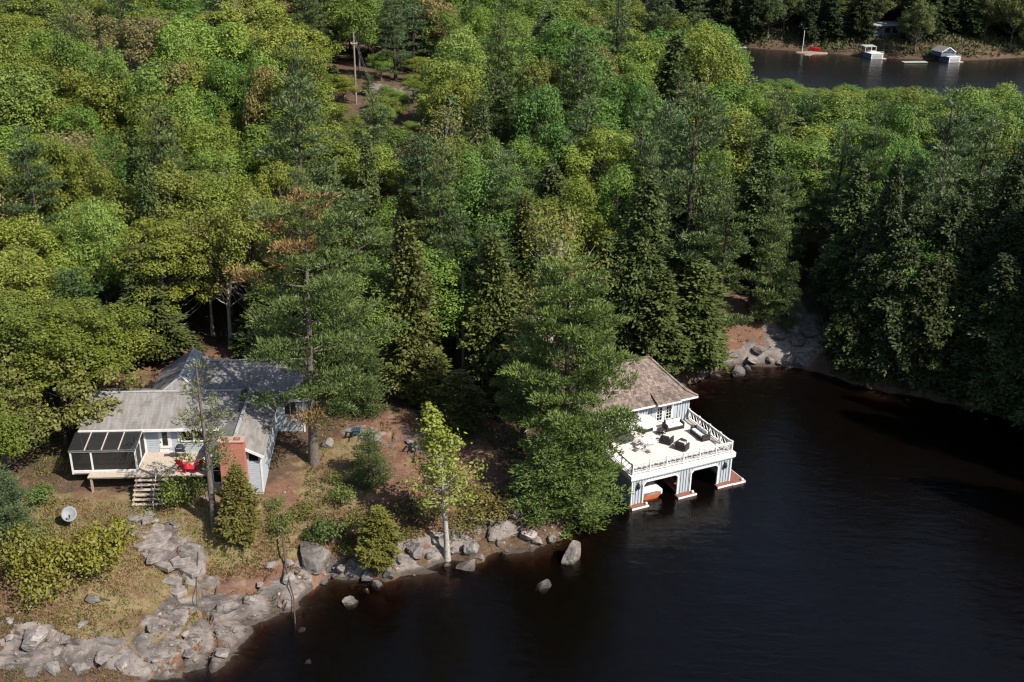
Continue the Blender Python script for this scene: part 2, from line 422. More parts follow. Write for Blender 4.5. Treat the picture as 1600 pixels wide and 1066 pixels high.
# bare granite: centre x, y, half sizes, turn
ROCK_SPOTS = [(-18.9, 58.5, 5.0, 2.7, .75), (-22.6, 62.6, 3.2, 1.2, -.9), (-16.5, 61.0, 3.2, 1.4, .65), (-22.6, 54.4, 4.6, 1.7, .15),
    (-28.5, 53.4, 2.6, 1.2, .2), (28.9, 105.5, 2.2, 6.5, -.2), (24.5, 101, 3.8, 1.2, .1), (31.5, 104.5, 2.6, 3.5, .2), (-14.5, 63.8, 2.6, 1.0, .2), (-5.6, 66.4, 3.4, .8, .3), (-.4, 68.9, 2.2, .7, .35),
    (-10.2, 77.2, 3.6, .8, .05), (-17.5, 179, 6.5, 3.5, .1)]
_rs = np.random.RandomState(11)
PLATES = np.column_stack([_rs.uniform(-45, 40, 620), _rs.uniform(46, 112, 620), _rs.uniform(-.36, .36, 620), _rs.uniform(-.2, .2, 620), _rs.uniform(-.2, .2, 620)])

PLATES2 = np.column_stack([_rs.uniform(-35, 9, 2600), _rs.uniform(49, 72, 2600), _rs.uniform(-.06, .06, 2600), _rs.uniform(-.10, .10, 2600), _rs.uniform(-.10, .10, 2600)])

def cells(qx, qy, S, wid):
    off = np.zeros(len(qx)); crk = np.zeros(len(qx))
    for s in range(0, len(qx), 4000):
        sl = slice(s, s + 4000)
        dx = qx[sl, None] - S[None, :, 0]; dy = qy[sl, None] - S[None, :, 1]
        dd = dx * dx * .6 + dy * dy * 1.3
        k = np.argpartition(dd, 2, axis=1)[:, :2]
        ar = np.arange(len(k)); d0 = dd[ar, k[:, 0]]; d1 = dd[ar, k[:, 1]]
        k0 = np.where(d1 < d0, k[:, 1], k[:, 0]); gap = np.abs(np.sqrt(d0) - np.sqrt(d1))
        off[sl] = S[k0, 2] + dx[ar, k0] * S[k0, 3] + dy[ar, k0] * S[k0, 4]; crk[sl] = np.exp(-(gap / wid) ** 2)
    return off, crk

def rock_mask(x, y, d):
    m = np.zeros(np.shape(x))
    wx = x + (fbm(x * .5, y * .5, 31, 3) - .5) * 2.6; wy = y + (fbm(x * .5, y * .5, 41, 3) - .5) * 2.6
    for cx, cy, ra, rb, a in ROCK_SPOTS:
        ca, sa = math.cos(a), math.sin(a)
        u = ((wx - cx) * ca + (wy - cy) * sa) / ra; v = (-(wx - cx) * sa + (wy - cy) * ca) / rb
        m = np.maximum(m, sstep(1.15, .85, np.sqrt(u * u + v * v)))
    shore = sstep(1.3, .5, d + (fbm(x * .35, y * .35, 77, 3) - .42) * 4.5) * np.where(x > 28, .35, np.where((x > 2) & (y < 92), .5, 1))
    return np.clip(np.maximum(m, shore * (d > -3)), 0, 1)

def base_height(x, y, d):
    n = fbm(x * .06, y * .06, 3, 4) - .5
    ramp = np.where(d > 0, 4.0 * (1 - np.exp(-np.maximum(d, 0) / 5.2)) + .12 * sstep(0, .5, d), 0)
    # cottage terrace and its shore lawn
    yard = sstep(13, 0, np.hypot((x + 25) / 1.35, y - 76))
    hill = 6.0 * sstep(96, 185, y) * sstep(55, -30, x + (y - 150) * .1) + 3.0 * sstep(104, 140, y) * sstep(4, 30, d)
    hill = hill * sstep(2, 30, d)
    far = np.where(y > 290, 7 * sstep(0, 90, d), 0)
    z = ramp + hill + far + n * 2.2 * sstep(3, 25, d) * (1 - .8 * yard)
    z = z + .25 * yard
    lawn = sstep(6.5, 0, np.hypot((x + 29) / 1.4, y - 65))
    z = z * (1 - lawn * .55) + (2.7 - (66 - y) * .16) * lawn * .55
    slabs = sstep(8.5, 2, np.hypot((x + 19.5) / 1.1, y - 58.5))
    z = np.where(d > 0, z * (1 - .55 * slabs), z)
    z = z + (fbm(x * .7, y * .7, 8, 4) - .5) * .5 * sstep(-.3, 1.5, d) * (1 - .6 * yard)
    bed = -.12 - .42 * np.maximum(-d, 0) - .014 * np.maximum(-d, 0) ** 2
    bed = np.maximum(bed, -6) + (fbm(x * .4, y * .4, 21, 3) - .5) * .25
    return np.where(d > 0, z, np.minimum(bed, -.04))

def terrain(x, y, want_masks=False):
    x = np.asarray(x, float); y = np.asarray(y, float)
    shp = x.shape; x = x.ravel(); y = y.ravel()
    d = land_sd(x, y)
    z = base_height(x, y, d)
    r = rock_mask(x, y, d)
    near = (r > .01) & (x > -45) & (x < 42) & (y > 45) & (y < 113)
    if near.any():
        idx = np.nonzero(near)[0]
        qx = x[idx] + (fbm(x[idx] * .9, y[idx] * .9, 51, 3) - .5) * 1.0
        qy = y[idx] + (fbm(x[idx] * .9, y[idx] * .9, 61, 3) - .5) * 1.0
        off, crk = cells(qx, qy, PLATES, .14)
        off = off - .36 * crk
        fi = np.nonzero((x[idx] > -34) & (x[idx] < 8) & (y[idx] > 50) & (y[idx] < 71))[0]
        if len(fi):
            o2, c2 = cells(qx[fi], qy[fi], PLATES2, .07)
            brk = sstep(.4, .6, fbm(x[idx][fi] * .3, y[idx][fi] * .3, 101, 2))          # some slabs are broken, some whole
            off[fi] += (o2 - .10 * c2) * brk; crk[fi] = np.maximum(crk[fi], c2 * brk * .7)
        z[idx] += (off + .08) * r[idx] * .95
        r[idx] *= 1 - .8 * crk
    if want_masks:
        return z.reshape(shp), d.reshape(shp), r.reshape(shp)
    return z.reshape(shp)

def ground(x, y):
    return float(terrain(np.array([x]), np.array([y]))[0])

# ---------------------------------------------------------------- ground sheet and lake
def axis(lo, hi, step, far_lo, far_hi, grow=1.09):
    mid = list(np.arange(lo, hi + 1e-6, step))
    a, s = [], step
    x = lo
    while x > far_lo: s *= grow; x -= s; a.append(x)
    b, s = [], step; x = mid[-1]
    while x < far_hi: s *= grow; x += s; b.append(x)
    return np.array(a[::-1] + mid + b)
def build_ground_sheet():
    xs = axis(-34, 12, .2, -900, 900, 1.07); ys = axis(50, 79, .2, -80, 1200, 1.045)
    X, Y = np.meshgrid(xs, ys)
    Z, D, K = terrain(X, Y, True)
    # the terrace under the cottage and the footings of the boathouse stay clear of their floors
    V = np.column_stack([X.ravel(), Y.ravel(), Z.ravel()])
    nx, ny = len(xs), len(ys)
    i = np.arange(nx * ny).reshape(ny, nx)
    Q = np.stack([i[:-1, :-1], i[:-1, 1:], i[1:, 1:], i[1:, :-1]], -1).reshape(-1, 4)
    me = quad_mesh('ground', V, Q, ['ground_cover'], smooth=np.ones(len(Q), bool))
    # cover: red = bare rock, green = dry grass, blue = needle litter, alpha = lake bed
    lawn = np.maximum(sstep(1.25, .75, np.hypot((X + 29.5) / 7.5, (Y - 64.5) / 4.0)), sstep(1.2, .7, np.hypot((X + 20) / 6.0, (Y - 65.5) / 3.4)))
    lawn = np.maximum(lawn, .62 * sstep(1.2, .6, np.hypot((X + 26) / 9, (Y - 58) / 5)))
    lawn = np.maximum(lawn, sstep(1.3, .7, np.hypot((X + 13) / 4.0, (Y - 72) / 5)) * .58)
    need = np.maximum(sstep(1.3, .6, np.hypot((X + 8) / 8.0, (Y - 73) / 8.5)), sstep(1.3, .6, np.hypot((X + 12) / 7.5, (Y - 68) / 4)))
    need = np.maximum(need, .75 * sstep(1.3, .6, np.hypot((X + 22) / 14, (Y - 60) / 7)))
    need = np.maximum(need, .7 * sstep(1.3, .7, np.hypot((X + 25) / 16, (Y - 87) / 7)))
    need = np.maximum(need, .8 * sstep(1.3, .7, np.hypot((X - 24) / 9, (Y - 104) / 6)))
    need = np.maximum(need, .35)
    sodK = K * (1 - .55 * sstep(.55, .68, fbm(X * .4, Y * .4, 91, 3)) * (D > 2))
    C = np.stack([sodK, lawn, need, sstep(.02, -.25, D) * (1 - K * .45)], -1).reshape(-1, 4).astype(np.float32)
    ca = me.color_attributes.new('cover', 'FLOAT_COLOR', 'POINT'); ca.data.foreach_set('color', C.ravel())
    tag(mesh_obj('ground', me), kind='structure')
build_ground_sheet()

def build_lake():
    w = MB().box(-880, 880, -79, 1190, -14, 0).build('lake_water', 'lake_water')
    tag(w, kind='structure')
build_lake()


# ---------------------------------------------------------------- trees: shapes
def rim(d):
    d = d / (np.linalg.norm(d, axis=-1, keepdims=True) + 1e-9); return d
def diamonds(P, D, Nn, ln, wd):
    """one four-cornered leaf per point: along D, facing Nn"""
    D = rim(D); S = rim(np.cross(D, Nn)); n = len(P)
    ln = np.broadcast_to(ln, n)[:, None]; wd = np.broadcast_to(wd, n)[:, None]
    V = np.stack([P, P + D * ln * .45 + S * wd * .5, P + D * ln, P + D * ln * .45 - S * wd * .5], 1)
    return V.reshape(-1, 3)
def tubes(paths):
    """list of (points, radii, sides) -> quads"""
    V, Q = [], []; o = 0
    for pts, rad, n in paths:
        pts = np.asarray(pts, float); m = len(pts)
        d = np.gradient(pts, axis=0); d = rim(d)
        ref = np.where(np.abs(d[:, 2:3]) < .9, np.array([[0, 0, 1.]]), np.array([[1., 0, 0]]))
        a = rim(np.cross(d, ref)); b = np.cross(d, a)
        t = np.arange(n) * 2 * PI / n
        ring = pts[:, None, :] + (a[:, None, :] * np.cos(t)[None, :, None] + b[:, None, :] * np.sin(t)[None, :, None]) * np.asarray(rad)[:, None, None]
        V.append(ring.reshape(-1, 3))
        i = np.arange(m - 1)[:, None] * n; k = np.arange(n)[None, :]; k2 = (k + 1) % n
        Q.append(np.stack([i + k, i + k2, i + n + k2, i + n + k], -1).reshape(-1, 4) + o); o += m * n
    return np.concatenate(V), np.concatenate(Q)
def trunk_path(rng, h, r0, lean=.03, top=.98, bend=.02):
    n = 9; t = np.linspace(0, top, n); a = rng.uniform(0, 2 * PI)
    off = lean * h * t ** 1.3; wob = np.cumsum(rng.normal(0, bend * h / n, (n, 2)), 0) * t[:, None]
    p = np.column_stack([off * math.cos(a) + wob[:, 0], off * math.sin(a) + wob[:, 1], t * h - .25 * (t == 0)])
    rad = r0 * (1 - t) ** .8 + .025; rad[0] *= 1.35
    return p, rad
def at_h(p, z):
    return np.array([np.interp(z, p[:, 2], p[:, 0]), np.interp(z, p[:, 2], p[:, 1]), z])

def pine(seed, h=18., rad=4.0, cb=.22, step=1.5, tuft=.38, keep=.88, fine=1., dead=None, power=.72, dens=1.):
    rng = np.random.RandomState(seed)
    tp, tr = trunk_path(rng, h, .017 * h, .02)
    paths = [(tp, tr, 7)]; P, D, S = [], [], []
    z = cb * h; az0 = rng.uniform(0, 6)
    while z < h * .985:
        t = (z - cb * h) / (h * (1 - cb))
        prof = min(1, .62 + 1.6 * t) * (1 - t) ** power + .05
        nb = rng.randint(4, 7)
        az0 += .7
        for k in range(nb):
            if rng.rand() > keep and t < .85: continue
            az = az0 + 2 * PI * k / nb + rng.normal(0, .22)
            ln = rad * prof * rng.uniform(.55, 1.18)
            el = -.08 + .55 * t + rng.normal(0, .08)
            o = at_h(tp, z + rng.uniform(-.25, .25)); r = np.array([math.cos(az), math.sin(az), 0]); q = np.array([-r[1], r[0], 0])
            s = np.linspace(0, 1, 5)
            arc = o + r * (s * ln)[:, None] + np.array([0, 0, 1.]) * (ln * (el * s + .16 * s * s))[:, None]
            paths.append((arc, np.maximum(.012 + .011 * ln * (1 - s), .012) * (1.3 if ln > 2 else 1), 4))
            bdead = dead(t, az, rng) if dead else 0
            # plumes: flat cushions of needles towards the end of the bough
            spots = [(.98, 0)] if ln < 1.0 else [(.55, rng.choice((-1, 1)) * .5), (.75, -.55), (.8, .5), (1.0, 0)]
            if ln > 2.6: spots += [(.34, rng.choice((-1, 1)) * .45), (.6, -.7), (.62, .75), (.92, rng.choice((-1, 1)) * .45)]
            for sj, sd in spots:
                if rng.rand() < .10: continue
                isdead = 1 if bdead and rng.rand() < .7 else 0
                rc = (.30 + .115 * ln) * rng.uniform(.75, 1.25)
                c = o + r * sj * ln + q * sd * (.18 * ln + .22) * rng.uniform(.7, 1.2) + np.array([0, 0, ln * (el * sj + .16 * sj * sj) + rng.normal(0, .05)])
                m = int(34 * fine * (rc / .6) ** 1.6 * dens); d = rng.normal(0, 1, (m, 3)); d[:, 2] = np.abs(d[:, 2]) * .8 - .15; d = rim(d); rr = rc * rng.uniform(.15, 1, m) ** .6
                along = r * .55
                P.append(c + (d * rr[:, None]) * np.array([1, 1, .30]) + along * (d @ r)[:, None] * rc * .5); D.append(d * .8 + r * .35 + np.array([0, 0, .45])); S.append(np.full(m, isdead))
        z += step * rng.uniform(.75, 1.25) * (1 - .35 * t)
    P = np.concatenate(P); D = np.concatenate(D); S = np.concatenate(S)
    V = []; DS = []
    for k in range(2):
        dd = rim(D) + rng.normal(0, .38, D.shape); nn = np.array([0, 0, .6]) + rng.normal(0, .6, D.shape)
        V.append(diamonds(P + rng.normal(0, .06, P.shape), dd, nn, tuft * rng.uniform(.55, 1.35, len(P)), tuft * .27)); DS.append(S)
    return tubes(paths), np.concatenate(V), np.concatenate(DS)

def cedar(seed, h=14., rad=2.6, cb=.06, nbr=190, tuft=.5, droop=.28, power=.8, fine=1.):
    rng = np.random.RandomState(seed)
    tp, tr = trunk_path(rng, h, .014 * h, .01)
    paths = [(tp, tr, 6)]; P, D = [], []
    lob = rng.uniform(0, 6, 3)
    for i in range(nbr):
        t = (i + rng.rand()) / nbr; t = t ** 1.15
        z = h * (cb + (1 - cb) * t * .98); az = i * 2.39996 + rng.normal(0, .3)
        bul = 1 + .26 * math.sin(2 * az + lob[0] + 5 * t) + .18 * math.sin(3 * az + lob[1] - 9 * t)
        ln = rad * min(1, .55 + 3 * t) * (1 - t) ** power * rng.uniform(.68, 1.14) * bul + .12
        o = at_h(tp, z); r = np.array([math.cos(az), math.sin(az), 0]); q = np.array([-r[1], r[0], 0])
        up = rng.uniform(.05, .4)
        if i % 3 == 0:
            s = np.linspace(0, .9, 4); paths.append((o + r * (s * ln)[:, None] + np.array([0, 0, 1.]) * (ln * (up * s - droop * 1.6 * s * s))[:, None], .02 + .012 * (1 - s), 4))
        for sj in np.arange(.3, 1.0, .26 / max(ln, .5) / fine):
            b = o + r * sj * ln + np.array([0, 0, ln * (up * sj - droop * 1.6 * sj * sj)])
            tw = (.16 * ln + .22) * (1.25 - sj)
            for u in (-1, -.5, 0, .5, 1):
                if rng.rand() < .14: continue
                P.append(b + q * u * tw + rng.normal(0, .09, 3)); D.append(r * .8 + q * u * .6 + np.array([0, 0, -droop + .1]))
    P = np.array(P); D = np.array(D); V = []
    for k in range(2):
        dd = rim(D) + rng.normal(0, .38, D.shape); nn = rim(P * np.array([1, 1, 0]) + 1e-6) * .7 + np.array([0, 0, .8]) + rng.normal(0, .5, D.shape)
        V.append(diamonds(P + rng.normal(0, .07, P.shape), dd, nn, tuft * rng.uniform(.7, 1.3, len(P)), tuft * .55))
    V = np.concatenate(V)
    return tubes(paths), V, np.zeros(len(V) // 4, int)

def broad(seed, h=14., rad=4.0, cb=.32, clumps=52, leaves=120, size=.34, csize=1.25, flat=.72, trunk_r=.013, top_heavy=.25, sides=7):
    rng = np.random.RandomState(seed)
    tp, tr = trunk_path(rng, h * .8, trunk_r * h * 1.15, .05, .98, .06)
    paths = [(tp, tr, sides)]
    cz = h * (cb + (1 - cb) * .5); rz = h * (1 - cb) * .5
    C = []; tries = 0
    while len(C) < clumps and tries < 4000:
        tries += 1
        d = rng.normal(0, 1, 3); d /= np.linalg.norm(d)
        if d[2] < -.55: continue
        k = rng.uniform(.45, 1.0) ** .5
        lob = 1 + .18 * math.sin(3 * math.atan2(d[1], d[0]) + seed) + .12 * math.sin(5 * math.atan2(d[1], d[0]) - seed * 2)
        c = np.array([d[0] * rad * k * lob, d[1] * rad * k * lob, cz + d[2] * rz * k * (1 + rng.normal(0, .06))])
        if all(np.linalg.norm((c - e) / [1, 1, .8]) > csize * .62 for e in C): C.append(c)
    C = np.array(C); C[:, 2] -= csize * .2
    P, Nn = [], []
    limbs = []
    for c in C:
        zb = np.clip(c[2] - np.hypot(c[0], c[1]) * rng.uniform(.7, 1.2) - .4, h * cb * .75, h * .7)
        o = at_h(tp, zb); s = np.linspace(0, 1, 5)[:, None]
        mid = o + (c - o) * s; mid[:, 2] += np.sin(s[:, 0] * PI) * -.12 * np.linalg.norm(c - o); mid[1:4] += rng.normal(0, .12, (3, 3))
        ln = np.linalg.norm(c - o)
        paths.append((mid, (.012 * ln + .018) * (1 - .75 * s[:, 0]), 4))
        cs = csize * rng.uniform(.7, 1.25); m = int(leaves * rng.uniform(.7, 1.3) * cs / csize)
        d = rim(rng.normal(0, 1, (m, 3)) + np.array([0, 0, .45])); rr = rng.uniform(.35, 1, m) ** .45 * cs
        # twiggy unevenness
        rr *= 1 + .28 * np.sin(d[:, 0] * 7 + c[0]) * np.sin(d[:, 1] * 7 + c[1])
        P.append(c + d * rr[:, None] * np.array([1, 1, flat])); Nn.append(d + np.array([0, 0, .55]) + rng.normal(0, .45, (m, 3)))
    P = np.concatenate(P); Nn = np.concatenate(Nn)
    dd = np.cross(rim(Nn), rng.normal(0, 1, P.shape)) + 1e-6
    V = diamonds(P, dd, Nn, size * (.55 + 1.1 * rng.rand(len(P)) ** 2.2 + .1), size * .72)
    return tubes(paths), V, np.zeros(len(P), int)

def poplar(seed, h=12.3, rad=2.2, cb=.34, n=95, leaves=46, size=.2):
    rng = np.random.RandomState(seed); tp, tr = trunk_path(rng, h, .011 * h, .05, .99, .08); paths = [(tp, tr, 7)]; P, Nn = [], []
    for i in range(n):
        t = ((i + rng.rand()) / n) ** 1.1; z = h * (cb + (1 - cb) * t * .97); az = i * 2.4 + rng.normal(0, .4)
        ln = rad * min(1, .6 + 2.6 * t) * (1 - t) ** .9 * rng.uniform(.5, 1.2) + .15
        o = at_h(tp, z); r = np.array([math.cos(az), math.sin(az), rng.uniform(.35, .8)]); c = o + r * ln
        paths.append(([o, o + r * ln * .5, c], (.03, .02, .008), 4)); m = int(leaves * rng.uniform(.3, 1.3)); d = rng.normal(0, 1, (m, 3)); s_ = rng.uniform(.3, 1.05, (m, 1))
        P.append(o + r * ln * s_ + d * .2); Nn.append(d + [0, 0, .6])
    P = np.concatenate(P); Nn = np.concatenate(Nn); dd = np.cross(rim(Nn), rng.normal(0, 1, P.shape)) + [0, 0, -.3]
    return tubes(paths), diamonds(P, dd, Nn, size * rng.uniform(.6, 1.4, len(P)), size * .75), np.zeros(len(P), int)

def shrub(seed, h=1.6, rad=1.2, leaves=900, size=.16, lift=.0):
    rng = np.random.RandomState(seed); paths = []; P, Nn = [], []
    k = 9
    for i in range(k):
        az = i * 2 * PI / k + rng.normal(0, .3); r = rad * rng.uniform(.25, .72); c = np.array([math.cos(az) * r, math.sin(az) * r, h * rng.uniform(.45, .8)])
        paths.append(([(0, 0, -.1), tuple(c * [.4, .4, .5]), tuple(c)], (.03, .02, .01), 4))
        m = leaves // k; d = rim(rng.normal(0, 1, (m, 3)) + [0, 0, .3]); cs = rad * rng.uniform(.4, .6)
        p = c + d * (rng.uniform(.4, 1, m) ** .5 * cs)[:, None] * [1, 1, .75 * h / rad if h < rad else .85]
        p[:, 2] = np.maximum(p[:, 2], .03); P.append(p); Nn.append(d + [0, 0, .5] + rng.normal(0, .45, (m, 3)))
    P = np.concatenate(P); Nn = np.concatenate(Nn)
    dd = np.cross(rim(Nn), rng.normal(0, 1, P.shape)) + [0, 0, .25]
    return tubes(paths), diamonds(P, dd, Nn, size * rng.uniform(.7, 1.4, len(P)), size * .6), np.zeros(len(P), int)

class Kind:
    """a tree shape: trunk mesh, crown mesh and the two as one mesh for far copies"""
    def __init__(s, key, data, h, r, leaf, bark, one=False, deadleaf=False):
        (tv, tq), lv, ds = data; s.h, s.r = h, r
        lq = np.arange(len(lv)).reshape(-1, 4)
        if one:
            V = np.concatenate([tv, lv]); Q = np.concatenate([tq, lq + len(tv)])
            s.whole = quad_mesh(key, V, Q, [bark, leaf], np.r_[np.zeros(len(tq), int), np.ones(len(lq), int)])
            return
        s.trunk = quad_mesh(key + '_trunk', tv, tq, [bark], smooth=np.ones(len(tq), bool))
        if deadleaf:
            k = ds == 1; s.dead = quad_mesh(key + '_dead', lv.reshape(-1, 4, 3)[k].reshape(-1, 3), np.arange(k.sum() * 4).reshape(-1, 4), [leaf])
            lv = lv.reshape(-1, 4, 3)[~k].reshape(-1, 3); lq = np.arange(len(lv)).reshape(-1, 4)
        s.crown = quad_mesh(key + '_crown', lv, lq, [leaf])
def plant(name, kind, x, y, h, r, col, label, cat='tree', group=None, rz=None, z=None, lean=(0, 0)):
    z = ground(x, y) if z is None else z
    rz = random.uniform(0, 2 * PI) if rz is None else rz
    sc = (r / kind.r, r / kind.r, h / kind.h)
    if hasattr(kind, 'whole'):
        o = mesh_obj(name, kind.whole); o.color = (*col, 1)
    else:
        o = bpy.data.objects.new(name, None); link(o); o.empty_display_size = .2
        mesh_obj('trunk', kind.trunk, o); c = mesh_obj('crown', kind.crown, o); c.color = (*col, 1)
    o.location = (x, y, z - .1); o.rotation_euler = (lean[0], lean[1], rz); o.scale = sc
    return tag(o, label, cat, group)

random.seed(4)
K = {}
for i in range(4): K['pine%d' % i] = Kind('pine%d' % i, pine(20 + i, 18, 4.2, .14 + .05 * i, power=(.7, .85, .75, .9)[i]), 18, 4.2, 'pine_needle', 'bark_dark')
for i in range(2): K['ypine%d' % i] = Kind('ypine%d' % i, pine(40 + i, 11, 2.4, .05, .7, .32, .97), 11, 2.4, 'pine_needle', 'bark_dark')
for i in range(3): K['hemlock%d' % i] = Kind('hemlock%d' % i, cedar(60 + i, 15, 3.3, .1, 250, .36, .3, (.62, .75, .55)[i], 1.4), 15, 3.3, 'cedar_spray', 'bark_dark')
for i in range(3): K['cedar%d' % i] = Kind('cedar%d' % i, cedar(70 + i, 13, 2.3, .03, 300, .34, .12, .55, 1.2), 13, 2.3, 'cedar_spray', 'bark_grey')
for i in range(4): K['oak%d' % i] = Kind('oak%d' % i, broad(80 + i, 14, 4.0, .28, (70, 58, 80, 64)[i], 290, .205, (1.1, 1.25, 1.0, 1.15)[i], (.7, .8, .62, .75)[i]), 14, 4.0, 'broad_leaf', 'bark_grey')
for i in range(3): K['maple%d' % i] = Kind('maple%d' % i, broad(90 + i, 14, 3.6, .25, (60, 48, 70)[i], 310, .2, (1.2, 1.35, 1.05)[i], .85), 14, 3.6, 'broad_leaf', 'bark_grey')
for i in range(2): K['thin%d' % i] = Kind('thin%d' % i, broad(100 + i, 13, 3.4, .36, 46, 60, .24, 1.1), 13, 3.4, 'broad_leaf', 'bark_pale')
for i in range(5): K['far_oak%d' % i] = Kind('far_oak%d' % i, broad(110 + i, 14, 4.2, .22 + .05 * i, (60, 44, 34, 52, 40)[i], (190, 280, 350, 220, 220)[i], .29, (1.15, 1.45, 1.75, 1.25, 1.3)[i], (.75, .8, .65, .9, .7)[i], sides=5), 14, 4.2, 'broad_leaf', 'bark_grey', True)
for i in range(3): K['far_maple%d' % i] = Kind('far_maple%d' % i, broad(120 + i, 14, 3.6, .15 + .08 * i, (52, 40, 34)[i], (220, 290, 320)[i], .27, (1.1, 1.35, 1.5)[i], (.95, 1.1, .8)[i], sides=5), 14, 3.6, 'broad_leaf', 'bark_grey', True)
K['snag'] = Kind('snag', broad(119, 13, 3.0, .35, 40, 9, .3, 1.0, .8), 13, 3.0, 'broad_leaf', 'bark_pale', True)
for i in range(3): K['far_pine%d' % i] = Kind('far_pine%d' % i, pine(130 + i, 17, 3.6, .12, 1.55, .46, .92, .75, power=.85), 17, 3.6, 'pine_needle', 'bark_dark', True)
for i in range(2): K['far_hemlock%d' % i] = Kind('far_hemlock%d' % i, cedar(140 + i, 15, 3.0, .05, 200, .55, .25, .6, .85), 15, 3.0, 'cedar_spray', 'bark_dark', True)
K['bank'] = Kind('bank', cedar(77, 14, 4.2, .0, 260, .40, .34, .5, 1.2), 14, 4.2, 'cedar_spray', 'bark_dark')
for i in range(3): K['shrub%d' % i] = Kind('shrub%d' % i, shrub(150 + i), 1.6, 1.2, 'shrub_leaf', 'bark_grey')

OAK = (.158, .192, .032); OAKG = (.118, .175, .032); MAPLE = (.085, .158, .030); LIME = (.160, .228, .042); TAN = (.175, .155, .055)
PINE = (.078, .112, .036); BPINE = (.088, .122, .047); HEM = (.062, .085, .024); CED = (.092, .104, .025); DARK = (.028, .042, .016); RUST = (.20, .125, .052)
def vary(c, v=.22, hue=.08):
    k = random.uniform(1 - v, 1 + v); return (c[0] * k * random.uniform(1 - hue, 1 + hue), c[1] * k, c[2] * k * random.uniform(.85, 1.15))

# ---------------------------------------------------------------- boathouse over the water
def siding(mb, a0, a1, z0, z1, face, axis='y', lap=.16, clip=None):
    """lapped boards on a wall: a runs along it, face is the wall plane, sign in lap direction"""
    z = z0; sgn = -1
    while z < z1 - .02:
        t = min(z + lap, z1); lo, hi = a0, a1
        if clip:
            lo, hi = clip((z + t) / 2)
            lo = max(lo, a0); hi = min(hi, a1)
            if hi - lo < .1: z = t; continue
        if axis == 'y':
            f0, f1 = face - .035, face - .012
            mb.add([(lo, f0, z), (hi, f0, z), (hi, f1, t), (lo, f1, t), (lo, face, z), (hi, face, z), (hi, face, t), (lo, face, t)],
                [(0, 1, 2, 3), (7, 6, 5, 4), (0, 4, 5, 1), (1, 5, 6, 2), (2, 6, 7, 3), (3, 7, 4, 0)])
        else:
            f0, f1 = face + .035, face + .012
            mb.add([(f0, lo, z), (f0, hi, z), (f1, hi, t), (f1, lo, t), (face, lo, z), (face, hi, z), (face, hi, t), (face, lo, t)],
                [(0, 1, 2, 3), (7, 6, 5, 4), (0, 4, 5, 1), (1, 5, 6, 2), (2, 6, 7, 3), (3, 7, 4, 0)])
        z = t
def shingle_field(rng, corners, exposure=.26, width=.24, th=.035, curve=None):
    """rows of small uneven slabs over the quad e0, e1 (eave) and r1, r0 (ridge)"""
    e0, e1, r1, r0 = [Vector(c) for c in corners]; mb = MB()
    n = (e1 - e0).cross(r0 - e0).normalized()
    if n.z < 0: n = -n
    rows = max(2, int(((r0 + r1) / 2 - (e0 + e1) / 2).length / exposure))
    for i in range(rows):
        t0, t1 = i / rows, (i + 1.25) / rows; t1 = min(t1, 1)
        a0, b0 = e0.lerp(r0, t0), e1.lerp(r1, t0); a1, b1 = e0.lerp(r0, t1), e1.lerp(r1, t1)
        ln = (b0 - a0).length; m = max(1, int(ln / width)); cuts = [0]
        for k in range(1, m): cuts.append((k + rng.uniform(-.25, .25)) / m)
        cuts.append(1)
        for k in range(m):
            s0, s1 = cuts[k] + .012 / max(ln, .1), cuts[k + 1]; lift = th * rng.uniform(.7, 1.7); slip = rng.uniform(-.02, .03)
            d = (a1 - a0).normalized() * slip
            p = [a0.lerp(b0, s0) - d + n * lift, a0.lerp(b0, s1) - d + n * lift * rng.uniform(.8, 1.2), a1.lerp(b1, s1) + n * .008, a1.lerp(b1, s0) + n * .008]
            q = [p[0] - n * .03, p[1] - n * .03]
            mb.add(p + q, [(0, 1, 2, 3), (4, 5, 1, 0), (5, 2, 1), (4, 0, 3)])
    return mb

def window_unit(parent, x0, x1, z0, z1, y, cols=1, rows=1, name='window', frame=.09, proud=.05, mun=.035, door=False):
    """glazed unit facing -y"""
    f = MB(); f.box(x0 - frame, x1 + frame, y - proud, y - .002, z1, z1 + frame); f.box(x0 - frame, x1 + frame, y - proud - .02, y - .002, z0 - frame, z0)
    f.box(x0 - frame, x0, y - proud, y - .002, z0, z1); f.box(x1, x1 + frame, y - proud, y - .002, z0, z1)
    for c in range(1, cols): x = x0 + (x1 - x0) * c / cols; f.box(x - mun / 2, x + mun / 2, y - proud + .012, y - .002, z0, z1)
    fr = f.build(name, 'white_paint', parent)
    if rows > 1:
        g = MB()
        for r in range(1, rows):
            z = z0 + (z1 - z0) * r / rows; g.box(x0, x1, y - proud + .015, y - .004, z - mun / 2, z + mun / 2)
        g.build('glazing_bar', 'white_paint', fr)
    for c in range(cols):
        for r in range(rows):
            w = (x1 - x0) / cols; hgt = (z1 - z0) / rows
            MB().box(x0 + c * w + .01, x0 + (c + 1) * w - .01, y - .022, y - .006, z0 + r * hgt + .01, z0 + (r + 1) * hgt - .01).build('pane', 'window_glass', fr)
    return fr

